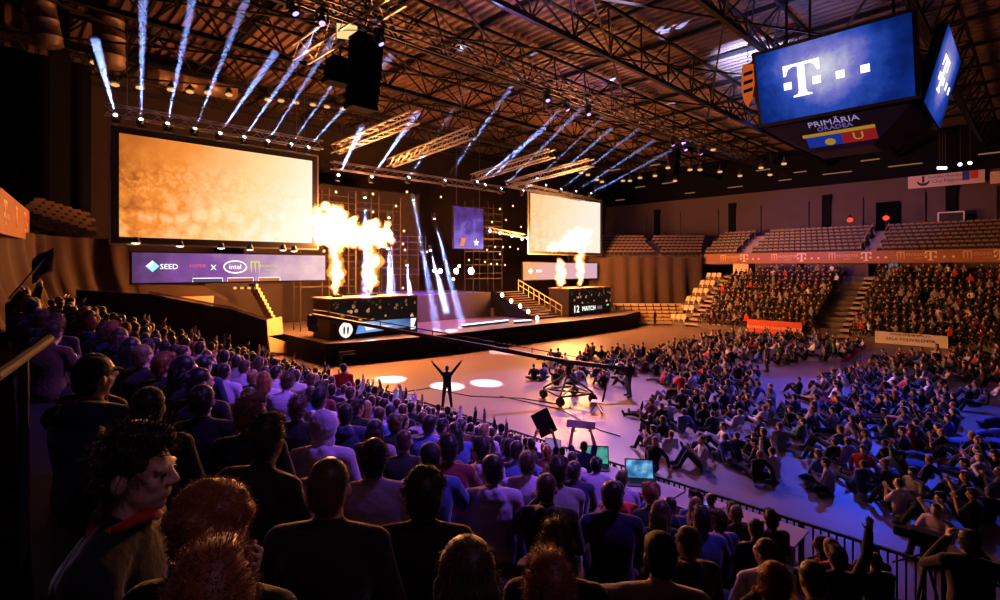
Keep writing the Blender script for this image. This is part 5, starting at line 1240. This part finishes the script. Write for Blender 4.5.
# the rest of the near stand, row by row
HS = ['crop']*5+['short']*6+['messy']*4+['long']*3+['quiff']*3+['curly']*1+['bun']*1+['cap']*2
for row in range(NR):
    y = .9+rr.uniform(0,.4)
    while y < 20.6:
        y += rr.uniform(.52,.66)
        x = rowX(row)+rr.uniform(-.08,.1); pr = proj((x,y,rowZ(row)+1.2))
        if rr.random() < (.82 if row >= 9 and 575 < pr[0] < 800 else .5 if row in (7,8) and 590 < pr[0] < 800 else .06 if row > 2 else .2): continue
        if not (-40 < pr[0] < 1040 and pr[1] < 640) or pr[2] < 2.0: continue
        if any((x-a)**2+(y-b)**2 < .5**2 for a,b in taken): continue
        if pr[0] < 75 and pr[1] > 330 and rr.random() < .75: continue
        th = rr.gauss(46,9) if y < 14 else rr.gauss(38,12)
        sh = pick(W_MID if 170 < pr[0] < 560 and pr[1] < 470 else W_NEAR)
        if row < 3: sh = rr.choice(['cloth_black']*5+['cloth_navy','cloth_brown'])
        hair = rr.choice(HS); var = rr.choices(range(8),(5,4,2,4,1,.5 if row > 7 else 0,2,2))[0]
        if hair == 'hood': sh = 'cloth_grey'
        add_near(x,y,row,var,hair,sh,th,rr.uniform(.94,1.05))
# three people at the tables holding things up, raised hands
def near_extra(px, row, vm, hair, sh, th, label, stand=False, sc=1.):
    u,v,e = ray(px,400); d = rowX(row)/u; x, y = rowX(row), v*d
    P[:] = [p for p in P if p.get('spec') or p['zone'] != 'near' or (p['pos'].x-x)**2+(p['pos'].y-y)**2 > .45**2]
    z = rowZ(row); P.append(dict(pos=V((x+(.15 if stand else 0),y,z)),rz=math.radians(th)-PI/2,vm=vm,hair=hair,shirt=sh,scale=sc,label=label,hc='hair_black',zone='near',row=row,spec=True)); return V((x,y,z))
s1 = near_extra(546,10,UPV,'short','cloth_black',50,'person holding a dark sign board overhead at the far end of the press tables')
s2 = near_extra(584,10,UPV,'crop','cloth_navy',50,'person holding a white sheet overhead with both arms near the laptops'); P[-1]['pos'].z += .3; s2.z += .3
s3 = near_extra(372,9,UPV,'crop','cloth_black',50,'person with both arms up against the bright floor pool at the far end')
s4 = near_extra(392,10,UPV,'short','cloth_black',50,'second person with both arms up, silhouetted nearer the standing man')
s5 = near_extra(338,7,STV['down'],'short','cloth_red',60,'person in red shirt standing at the end of the near stand',True)
s6 = near_extra(968,8,STV['cam'],'short','cloth_black',20,'dark figure standing with a camera at the right edge beside the tripod',True,1.06)
s7 = near_extra(838,7,STV['one'],'messy','cloth_black',40,'dark person reaching one arm high at the lower right',False,.93)
P[-1]['pos'].z -= .3
# ---------------------------------------------------------------- people on the floor
def inside(poly, x, y):
    c = False; n = len(poly)
    for i in range(n):
        x1,y1 = poly[i]; x2,y2 = poly[(i+1)%n]
        if (y1 > y) != (y2 > y) and x < (x2-x1)*(y-y1)/(y2-y1)+x1: c = not c
    return c
ZONES = [('by the camera crane',[(522,379),(545,362),(600,354),(690,358),(742,368),(772,384),(740,396),(690,394),(640,384),(600,393),(560,390)],.52),
         ('in the middle of the floor',[(662,402),(760,398),(850,372),(900,374),(940,400),(1004,398),(1004,520),(945,545),(870,505),(760,484),(690,478),(655,462),(640,420)],.49),
         ('before the far stand',[(660,354),(700,341),(745,335),(800,337),(872,347),(852,361),(772,366),(700,362)],.56),
         ('beside the white barrier',[(880,362),(960,354),(1004,356),(1004,390),(930,385),(890,378)],.55)]
placed = []
BAGZ = [(925,468,16),(985,442,22)]
for zn,poly,rad in ZONES:
    for t in range(9000):
        px = rr.uniform(515,1004); py = rr.uniform(330,548)
        if not inside(poly,px,py): continue
        # uniform over the floor, not over the picture
        if rr.random() > min(1,((HY+60)/(py)-.0)**0*(90/(py-HY))**3*.5+.03): continue
        if any((px-a)**2+((py-b)*1.6)**2 < r*r for a,b,r in BAGZ): continue
        q = onZ(px,py,0)
        if any((q.x-a)**2+(q.y-b)**2 < (rad*rr.uniform(.85,1.5))**2 for a,b in placed): continue
        placed.append((q.x,q.y)); k = rr.choices(range(9),(4,2,4,2,4,3,3,.6,.6))[0]
        th = math.degrees(math.atan2(33-q.y,28-q.x))+rr.gauss(0,18)
        P.append(dict(pos=V((q.x,q.y,0)),rz=math.radians(th)-PI/2,vm=FVM[k],kind=k,hair=rr.choice(HS),shirt=pick(W_FLOOR),scale=rr.uniform(.94,1.06),label=None,hc=rr.choice(HCN),zone=zn,row=0))
def floor_extra(px, py, vm, hair, sh, th, label, sc=1., hc='hair_black', kind=None, clear=.6):
    q = onZ(px,py,0); P[:] = [p for p in P if p.get('spec') or p['zone'] == 'near' or (p['pos'].x-q.x)**2+(p['pos'].y-q.y)**2 > clear**2]
    P.append(dict(pos=q,rz=math.radians(th)-PI/2,vm=vm,hair=hair,shirt=sh,scale=sc,label=label,hc=hc,zone='x',row=0,spec=True)); return q
f1 = floor_extra(447,408,STV['vee'],'short','cloth_black',60,'person standing on the bright floor with both arms raised in a V',1.05,clear=1.5)
f2 = floor_extra(629,397,STV['cam'],'short','cloth_black',140,'dark camera operator standing behind the camera crane',1.05,clear=.9)
f3 = floor_extra(767,372,STV['down'],'short','cloth_black',120,'person standing in the open gap between two floor groups',.95,clear=.9)
f4 = floor_extra(652,472,FVM[2],'short','cloth_black',190,'person in black with jeans legs stretched towards the crane, front edge of the floor crowd',1.1)
f5 = floor_extra(700,468,FVM[1],'crop','cloth_white',130,'person in white T-shirt sitting at the front edge of the floor crowd',1.08)
f6 = floor_extra(722,452,FVM[0],'short','cloth_white',125,'person in pale T-shirt right behind the white T-shirt at the front edge',1.08)
f7 = floor_extra(935,552,FVM[0],'short','cloth_lilac',165,'person in patterned pale shirt sitting apart by the tripod, knees up',1.12,clear=.9)
f8 = floor_extra(915,505,FVM[4],'messy','cloth_grey',150,'person in grey top sitting behind the one in patterned shirt',1.05)
f9 = floor_extra(862,392,FVM[8],'short','cloth_maroon',120,'person in maroon waving the red and white flag',1.08)
f10 = floor_extra(862,480,FVM[2],'quiff','cloth_red',185,'person in red top with legs stretched, near the front edge at right',1.05)
f11 = floor_extra(655,326,STV['down'],'short','cloth_black',90,'person standing on the orange floor by the slatted seating',.95)
# ---------------------------------------------------------------- far stand
for i,(x,z) in enumerate(zip(FXR,FZR)):
    y = -1.5
    while y < 23.6:
        y += rr.uniform(.50,.62)
        if 10.9 < y < 13.7 or rr.random() < .05 or (i == 11 and 22 < y): continue
        P.append(dict(pos=V((x-.05,y,z)),rz=math.radians(rr.gauss(150,10))-PI/2,vm=None,hair='short',shirt=pick(W_FAR),scale=rr.uniform(.92,1.08),label=None,hc='hair_black',zone='far',row=i))
# ---------------------------------------------------------------- individuals and the remaining mass
vis = []
for p in P:
    hz = .8 if p['zone'] not in ('near','far') else 1.2
    u = proj(p['pos']+V((0,0,hz))); p['d'] = u[2]; p['px'] = u[0]
    if p.get('spec') or (-60 < u[0] < 1050 and u[2] > .8 and u[1] < 660): vis.append(p)
vis.sort(key=lambda p:(0 if p.get('spec') else 1, p['d']*(2.1 if p['zone']=='near' else 1.)))
solo, mass = vis[:300], vis[300:]
seen = {}
def label_for(p):
    if p['label']: return p['label']
    h, s = HAIRD[p['hair']], SHD[p['shirt']]
    if p['zone'] == 'near':
        k = sorted([q['d'] for q in solo if q['zone']=='near' and q['row']==p['row']]).index(p['d'])+1
        return f"{h} person in {s}, {ordn(NR-p['row'])} stand row above the tables, {ordn(k)} from the right"
    g = sorted([q['d'] for q in solo if q.get('kind')==p.get('kind') and q['zone']==p['zone'] and q['shirt']==p['shirt']])
    k = g.index(p['d'])+1
    return f"person in {s} {FK[p['kind']]} {p['zone']}"+('' if len(g) == 1 else ', the nearest' if k == 1 else f", {ordn(k)} nearest")
SK = ['skin']*4+['skin_tan']*2+['skin_pale']*3
PEOPLE = {}
for p in solo:
    near = p['d'] < 9.; hair = None if p['hair']=='bald' else (HN if near else HF)[p['hair']]
    hm = None if p['hair'] == 'cap' else MATS['cloth_lilac'] if p['hair'] == 'hood' else MATS[p['hc']]
    tr = MATS['trouser_denim' if p['label'] and ('V' in p['label'].split() or 'jeans' in p['label']) else rr.choice(['trouser_dark','trouser_dark','trouser_denim'])]
    o = put_person(p['vm'],hair,p['pos'],p['rz'],label_for(p),'spectators on the near stand' if p['zone']=='near' else 'people sitting on the floor' if p['zone']!='x' else 'people standing and sitting apart on the floor',MATS[p['shirt']],hm,MATS[rr.choice(SK)],tr,p['scale'],True,p['hair'])
    if p['label']: PEOPLE[p['label'][:24]] = o
# eyes, red collar and earpiece of the nearest face
boy = [o for k,o in PEOPLE.items() if k.startswith('person in profile')][0]
hmB = BOYV['hm']; ey = MB()
for s in (1,-1): ey.ell(hmB @ V((s*.031,.083,.004)),(.011,.008,.007),10)
ey.build('eyes',mat('eye_dark',(.02,.012,.01),.2),boy,True)
cl = MB(); nk = BOYV['pose']['neck']; cl.tube([nk+V((.083*math.cos(t),.076*math.sin(t)+.008,.02+.02*math.sin(t*2))) for t in np.linspace(0,2*PI,20)],.016,8); q = cl.build('collar',MATS['cloth_red'],boy,True); q['label'] = 'red jacket collar'
# the mass, baked into one mesh
LOWV = []
def low_variant(p, ratio, vox):
    v = person_meshes(p,vox,1.,False,False,1,None,False); h = hair_mesh('short',vox*.8); parts = []
    hmM = v['hm']
    for key,mi in (('body',0),('shirt',1),('trousers',2),('hair',3)):
        me = h if key=='hair' else v[key]; o = bpy.data.objects.new('t',me.copy()); COL.objects.link(o)
        d = o.modifiers.new('d','DECIMATE'); d.ratio = ratio; d.use_collapse_triangulate = True; t = o.modifiers.new('t','TRIANGULATE')
        bpy.context.view_layer.update(); m2 = o.evaluated_get(bpy.context.evaluated_depsgraph_get()).to_mesh()
        co = np.empty(len(m2.vertices)*3); m2.vertices.foreach_get('co',co); co = co.reshape(-1,3)
        if key == 'hair': co = co @ np.array(hmM.to_3x3()).T + np.array(hmM.translation)
        tri = np.empty(len(m2.polygons)*3,np.int32); m2.polygons.foreach_get('vertices',tri); parts.append((co,tri.reshape(-1,3),mi)); bpy.data.objects.remove(o)
    return parts
FLOW = [low_variant(FV[k],.24,.03) for k in range(9)]; SLOW = [low_variant(NV[k][0],.2,.028) for k in (0,2,4,5)]; VLOW = [low_variant(seat_pose(.05,a,y),.12,.036) for a,y in (('lap',.2),('clap',-.2),('chin',.1))]
mnames = ['skin']+list(SHD)+['trouser_dark','hair_black','hair_brown']; midx = {n:i for i,n in enumerate(mnames)}
Cs = []; Ts = []; Ms = []; off = 0
for p in mass:
    L = VLOW[rr.randrange(3)] if p['zone']=='far' else SLOW[rr.randrange(4)] if p['zone']=='near' else FLOW[p.get('kind',0)]
    c, s = math.cos(p['rz']), math.sin(p['rz']); R = np.array(((c,-s,0),(s,c,0),(0,0,1)))*p['scale']; pos = np.array(p['pos'])
    for co,tri,mi in L:
        Cs.append(co @ R.T + pos); Ts.append(tri+off); off += len(co)
        Ms.append(np.full(len(tri),0 if mi==0 else midx[p['shirt']] if mi==1 else midx['trouser_dark'] if mi==2 else midx[rr.choice(['hair_black','hair_black','hair_brown'])],np.int32))
co = np.concatenate(Cs); tri = np.concatenate(Ts); ms = np.concatenate(Ms)
me = bpy.data.meshes.new('crowd'); me.vertices.add(len(co)); me.vertices.foreach_set('co',co.ravel()); me.loops.add(tri.size); me.loops.foreach_set('vertex_index',tri.ravel())
me.polygons.add(len(tri)); me.polygons.foreach_set('loop_start',np.arange(0,tri.size,3,dtype=np.int32)); me.polygons.foreach_set('material_index',ms); me.polygons.foreach_set('use_smooth',[True]*len(tri))
for nme in mnames: me.materials.append(MATS[nme])
me.update(); me.validate(); o = link('crowd',me); tag(o,'dense crowd filling the far stand and the far parts of the floor','crowd',None,'stuff')
print('PEOPLE',len(P),'vis',len(vis),'solo',len(solo),'near',sum(p['zone']=='near' for p in solo),'mass tris',len(tri))
# ---------------------------------------------------------------- props
# sign board, sheet, flag
def held(name, c, rz, tilt, w, h, m, label, cat):
    e = MB().box((-w/2,-.012,-h/2),(w/2,.012,h/2)).build(name,m); e.location = c; e.rotation_euler = (.1,tilt,rz); tag(e,label,cat)
def hands_of(base, th, vm):
    p = vm['pose']; w = (p['wr'][0]+p['wr'][1])/2+V((0,.06,.10)); rz = math.radians(th)-PI/2; c,s = math.cos(rz),math.sin(rz); return V((base.x+w.x*c-w.y*s, base.y+w.x*s+w.y*c, base.z+w.z)), rz
c,rz = hands_of(s1,50,UPV); held('sign_board',c+V((0,0,.16)),rz,-.45,.42,.6,MATS['black_paint'],'dark tilted sign board held up against the bright floor','sign')
c,rz = hands_of(s2,50,UPV); held('paper_sheet',c+V((0,0,.05)),rz,.12,.62,.16,mat('paper_white',(.85,.8,.75),.7),'narrow white sheet held overhead near the laptops','paper')
fp = f9+V((-.15,.1,0)); e = empty('flag',fp+V((0,0,1.35))); a = V((0,0,-.4)); b = V((.45,.0,.75)); MB().tube([a,b],.016,8).build('pole',M_grey,e)
vs = []; fs = []
for i in range(9):
    for j in range(7):
        t = i/8; q = b.lerp(a,.0+.42*j/6)+V((-.9*t*CA-.25*t, .9*t*SA, -.55*t+.05*math.sin(t*7+j*.4)))+V((SA,CA,0))*.08*math.sin(t*6+j*.3); vs.append(q)
for i in range(8):
    for j in range(6): fs.append((i*7+j,i*7+j+1,i*7+j+8,i*7+j+7))
me = bpy.data.meshes.new('flag_cloth'); me.from_pydata(vs,[],fs); me.materials.append(mat('flag_red',(.9,.07,.05),.8)); me.materials.append(mat('flag_white',(.8,.78,.8),.8)); me.polygons.foreach_set('material_index',[0 if (k%6)<3 else 1 for k in range(len(fs))]); me.polygons.foreach_set('use_smooth',[True]*len(fs)); link('cloth',me,e)
tag(e,'red and white flag waved above the floor crowd','flag')
# bean bags
bb = MB(); bb.ell((0,0,.16),(.44,.5,.17),14); bb.ell((0,-.26,.3),(.36,.2,.2),14); BB = organic(bb,.03,4,mats=[mat('beanbag_blue',(.03,.06,.28),.8)]); BB2 = BB.copy(); BB2.materials.clear(); BB2.materials.append(mat('beanbag_navy',(.02,.03,.10),.75))
k = 0; bags = []
for t in range(1500):
    px = rr.uniform(780,1003); py = rr.uniform(395,520)
    if not any((px-a)**2+((py-b)*1.6)**2 < (r*1.35)**2 for a,b,r in BAGZ): continue
    if px < 880 and rr.random() < .8: continue
    q = onZ(px,py,0)
    if any((q.x-a)**2+(q.y-b)**2 < 1.0**2 for a,b in bags) or any((q.x-p['pos'].x)**2+(q.y-p['pos'].y)**2 < .8**2 for p in P if p['zone'] not in ('near','far')): continue
    bags.append((q.x,q.y)); k += 1
    if k > 30: break
bags.sort(key=lambda b:-(SA*b[0]+CA*b[1]))
for k,(x,y) in enumerate(bags):
    o = link('bean_bag',BB if k%5 else BB2); o.location = (x,y,0); o.rotation_euler = (0,0,rr.uniform(0,6.28)); tag(o,f'{"blue" if k%5 else "dark navy"} bean bag on the floor at right, {ordn(len(bags)-k)} nearest the viewer','bean bag','bean bags on the floor')
# camera crane
piv = onZ(578,400,0); piv = V((18.5,14.9,1.75)); tip = V((9.3,21.0,4.05)); back = V((20.9,13.35,1.32)); e = empty('camera_crane',(piv.x,piv.y,0)); off = -e.location
def cp(mb, nm, m, sm=False): q = mb.build(nm,m,e,sm); q.location = off; return q
m = MB(); dirb = (piv-tip).normalized(); m.bar(tip,piv,.12,4,0,.20); m.bar(piv,back,.20,4,0,.16); q = cp(m,'boom',M_black)
m = MB(); m.bar(tip+V((0,0,.22)),piv+V((0,0,.30)),.04); m.bar(piv+V((0,0,.30)),back+V((0,0,.05)),.04)
for f in np.linspace(.05,.95,10): m.bar(tip.lerp(piv,f)+V((0,0,.05)),tip.lerp(piv,f)+V((0,0,.27)),.03)
cp(m,'tension_rod',M_black)
m = MB(); m.cbox(tip+V((0,0,-.25)),(.3,.3,.5)); m.cbox(tip+V((.1,.1,-.55)),(.28,.42,.26)); m.tube([tip+V((.1,.3,-.55)),tip+V((.1,.5,-.55))],.08,10); cp(m,'camera_head',M_black)
m = MB(); 
for t in (-.16,0,.16): m.cbox(back+V((t*.9,-t*.6,-.05)),(.13,.42,.42))
cp(m,'counterweight',M_black)
m = MB(); m.tube([piv+V((0,0,-.1)),piv+V((0,0,-.75))],.09,10); m.cbox(piv+V((0,0,-.05)),(.36,.36,.26)); cp(m,'pivot_post',M_black)
base = V((piv.x,piv.y,.42)); wheels = []
for t in (.4,.4+PI/2,.4+PI,.4+1.5*PI):
    w = base+V((math.cos(t)*1.15,math.sin(t)*1.15,0)); wheels.append(w); m = MB(); m.bar(piv+V((0,0,-.55)),w+V((0,0,.05)),.09,6); cp(m,'leg',M_black)
m = MB()
for a,b in zip(wheels,wheels[1:]+wheels[:1]): m.bar(a,b,.08)
m.bar(wheels[0],wheels[2],.07); m.bar(wheels[1],wheels[3],.07); cp(m,'base_frame',M_black)
for w in wheels:
    m = MB(); m.tube([w+V((-.09,0,-.22)),w+V((-.07,0,-.22)),w+V((.07,0,-.22)),w+V((.09,0,-.22))],[.12,.2,.2,.12],14); m.bar(w,w+V((0,0,-.2)),.07); cp(m,'wheel',M_black)
tag(e,'black camera crane on a wheeled base, its long boom reaching over the crowd','camera crane')
# monitor chair beside the crane
q = onZ(597,412,0); e = empty('folding_chair',q,.5); MB().box((-.24,-.22,.42),(.24,.24,.46)).build('seat',mat('chair_orange',(.5,.3,.12),.6),e)
m = MB(); m.prism([(-.26,0),(.26,0),(.28,.5),(-.22,.56)],(0,-.22,.5),(1,0,0),(0,-.2,1),(0,-.05,0)); m.build('backrest',M_blackcloth,e)
for sx in (-.22,.22):
    for sy in (-.2,.22): MB().bar((sx,sy*1.2,0),(sx,-sy*.2,.44),.03).build('leg',M_grey,e)
tag(e,'folding chair with dark back standing beside the camera crane','chair')
# tripod near the standing camera figure at the right
q = onZ(943,640,0); q = onX(928,600,8.9); zt = 1.55; e = empty('tripod',(q.x,q.y,.15)); top = V((0,0,1.45))
e.location = (8.75,q.y,rowZ(10)); 
for t in (.4,2.5,4.6):
    m = MB(); m.tube([top,V((.42*math.cos(t),.42*math.sin(t)*.8,0))],[.022,.014],8); m.build('leg',M_black,e)
m = MB(); m.cbox(top+V((0,0,.06)),(.12,.12,.12)); m.tube([top+V((0,0,.05)),top+V((-.35,.3,-.05))],.012,6); m.build('tripod_head',M_grey,e); m = MB(); m.cbox(top+V((0,0,.24)),(.16,.3,.2)); m.tube([top+V((0,.14,.24)),top+V((0,.34,.24))],.06,10); m.build('camera',M_black,e)
tag(e,'black camera tripod at the lower right edge','tripod')
# cables on the floor
for j,pts in enumerate([[(395,393),(430,388),(470,396),(520,398),(560,404)],[(500,396),(560,409),(600,430),(620,436)]]):
    m = MB(); m.tube([onZ(a,b,.02) for a,b in pts],.02,6); o = m.build('cable',M_black); tag(o,['thin dark cable crossing the bright floor near the standing man','thin dark cable running under the camera crane'][j],'cable')
# ---------------------------------------------------------------- light
def lamp(name, kind, loc, col, power, **k):
    l = bpy.data.lights.new(name,kind); l.color = col; l.energy = power; o = bpy.data.objects.new(name,l); COL.objects.link(o); o.location = loc
    for a,b in k.items():
        if a == 'aim': o.rotation_euler = (V(b)-V(loc)).to_track_quat('-Z','Y').to_euler()
        else: setattr(l,a,b)
    return o
FIRE = (1.,.31,.075)
cA = onY(345,232,32.2); cB = onY(570,243,32.4)
lamp('fire_light','POINT',cA+V((-.6,0,0)),FIRE,9800,shadow_soft_size=1.1); lamp('fire_light','POINT',cA+V((1.8,0,-.2)),FIRE,8800,shadow_soft_size=1.1)
lamp('fire_light','POINT',cB,FIRE,14000,shadow_soft_size=1.1)
lamp('fire_light','POINT',onY(337,275,32.2),FIRE,3600,shadow_soft_size=.6); lamp('fire_light','POINT',onY(371,275,32.2),FIRE,3600,shadow_soft_size=.6)
lamp('fire_light','POINT',onY(561,275,32.4),FIRE,3600,shadow_soft_size=.6); lamp('fire_light','POINT',onY(580,270,32.4),FIRE,3600,shadow_soft_size=.6)
# violet and blue washes from the trusses
VI = (.36,.13,1.); BL = (.035,.08,1.)
lamp('wash_light','SPOT',(9.,-.5,17.5),VI,16000,aim=(4.3,7.2,3.4),spot_size=.66,spot_blend=.9,shadow_soft_size=.3)
lamp('wash_light','SPOT',(14,20.4,16.6),VI,11000,aim=(6.,9.,2.),spot_size=.62,spot_blend=.9,shadow_soft_size=.3)
lamp('wash_light','SPOT',(22,20.4,16.6),VI,18000,aim=(11,11,.8),spot_size=.8,spot_blend=.9,shadow_soft_size=.3)
lamp('wash_light','SPOT',(30,20.4,16.6),(.6,.34,1.),42000,aim=(19,15,0),spot_size=.9,spot_blend=.9,shadow_soft_size=.3)
lamp('wash_light','SPOT',(38,20.4,16.6),(.18,.10,1.),9000,aim=(28,10,0),spot_size=.9,spot_blend=.9,shadow_soft_size=.3)
lamp('wash_light','SPOT',(40,8,16.6),BL,46000,aim=(26,5.5,0),spot_size=.72,spot_blend=.8,shadow_soft_size=.3)
lamp('wash_light','SPOT',(50,20.4,16.6),(.2,.12,1.),9000,aim=(38,10,0),spot_size=.9,spot_blend=.9,shadow_soft_size=.3)
lamp('wash_light','SPOT',(26,42,12.),(.40,.10,1.),26000,aim=(27,38,2),spot_size=1.5,spot_blend=.9,shadow_soft_size=.3)
lamp('face_fill','SPOT',(3.,-5.,15.),(.75,.45,.9),420,aim=(.3,2.,5.),spot_size=.3,spot_blend=1.,shadow_soft_size=.3)  # unseen spot added to brighten the nearest face
# white pools on the floor
for (px,py,pw,sz) in [(391,379,140000,.12),(447,386,160000,.11),(486,383,140000,.105),(506,352,30000,.2)]:
    q = onZ(px,py,0); s = V((q.x+1.5,min(31.,q.y+9),12.6)); lamp('pool_light','SPOT',s,(.95,.82,1.),pw,aim=q,spot_size=sz,spot_blend=.25,shadow_soft_size=.08)
lamp('wash_light','SPOT',(27,30.5,12.3),(.42,.10,1.),16000,aim=(27.5,37.5,3.2),spot_size=.8,spot_blend=.9,shadow_soft_size=.3)
lamp('wash_light','SPOT',(44,20.4,16.4),(.5,.22,1.),9000,aim=(70,16,10),spot_size=1.0,spot_blend=.9,shadow_soft_size=.3)
lamp('wash_light','SPOT',(40,20.4,16.4),(.6,.3,.9),5000,aim=(68,34,11),spot_size=.9,spot_blend=.9,shadow_soft_size=.3)
for rx_,ry_,c_,pw_ in ((18,18,(.45,.2,1.),1800),(32,26,(.4,.2,1.),1800),(46,16,(.2,.25,1.),2600),(30,9,(.25,.3,1.),2600)): lamp('roof_light','SPOT',(rx_,ry_,16.2),c_,pw_,aim=(rx_+1,ry_,21),spot_size=2.2,spot_blend=1.,shadow_soft_size=.2)  # unseen upward spots added as violet and blue fill on the roof
# blue light on the roof
lamp('roof_light','SPOT',(33,14,16.9),(.4,.5,1.),40000,aim=(38,14,21),spot_size=1.1,spot_blend=1.,shadow_soft_size=.2)
lamp('roof_light','SPOT',(21,11,17.0),(.7,.6,.9),26000,aim=(20,15,21),spot_size=1.1,spot_blend=1.,shadow_soft_size=.2)
lamp('roof_light','SPOT',(26,3.,17.2),(.08,.35,1.),20000,aim=(27,5,21),spot_size=1.5,spot_blend=1.,shadow_soft_size=.2)
# beams in the haze
hz = MB(); n = 14
for i,(s,e,r0,r1,pw) in enumerate(BEAMS):
    d = (e-s); L = d.length; d.normalize(); up = V((0,0,1)) if abs(d.z) < .9 else V((0,1,0)); x = d.cross(up).normalized(); y = d.cross(x); vs = []
    for p,r in ((s+d*.2,r0),(e,r1)):
        for k in range(n): t = 2*PI*k/n; vs.append(p+x*math.cos(t)*r+y*math.sin(t)*r)
    hz.add(vs,[(k,(k+1)%n,n+(k+1)%n,n+k) for k in range(n)]+[tuple(reversed(range(n))),tuple(range(n,2*n))])
    lamp('beam_lamp','SPOT',s+d*.21,(.30,.42,1.),170000*pw,aim=e,spot_size=2*math.atan(r1/L)*1.05,spot_blend=.35,shadow_soft_size=.03)
mh = bpy.data.materials.new('haze'); mh.use_nodes = True; nt = mh.node_tree; nt.nodes.clear(); o_ = nt.nodes.new('ShaderNodeOutputMaterial'); v_ = nt.nodes.new('ShaderNodeVolumeScatter'); v_.inputs['Color'].default_value = (.9,.9,1,1); v_.inputs['Density'].default_value = .035; v_.inputs['Anisotropy'].default_value = .2; nt.links.new(v_.outputs[0],o_.inputs['Volume'])
o = hz.build('haze',mh); tag(o,'bluish haze lit up along the light beams','haze',None,'stuff')
# ---------------------------------------------------------------- world, camera
w = bpy.data.worlds.new('hall_dark'); scene.world = w; w.use_nodes = True; b = w.node_tree.nodes['Background']; b.inputs[0].default_value = (.10,.07,.16,1); b.inputs[1].default_value = .014
cam = bpy.data.cameras.new('camera'); co = bpy.data.objects.new('camera',cam); COL.objects.link(co); co.location = (0,0,EYE)
cam.sensor_fit = 'HORIZONTAL'; cam.sensor_width = 36; cam.lens = 36*F/1000.; cam.shift_y = -(300-HY)/1000.; cam.clip_end = 400; cam.clip_start = .05
co.rotation_euler = (PI/2,0,math.atan2(CA,SA)-PI/2)
scene.camera = co
vs_ = scene.view_settings; vs_.view_transform = 'Standard'; vs_.look = 'None'; vs_.exposure = 0.; vs_.gamma = 1.; vs_.use_curve_mapping = False
cy = scene.cycles; cy.use_denoising = True; cy.denoiser = 'OPENIMAGEDENOISE'; cy.max_bounces = 5; cy.diffuse_bounces = 3; cy.glossy_bounces = 3; cy.volume_bounces = 0; cy.transparent_max_bounces = 16; cy.transmission_bounces = 2
cy.use_light_tree = True; cy.sample_clamp_indirect = 4.; cy.caustics_reflective = False; cy.caustics_refractive = False
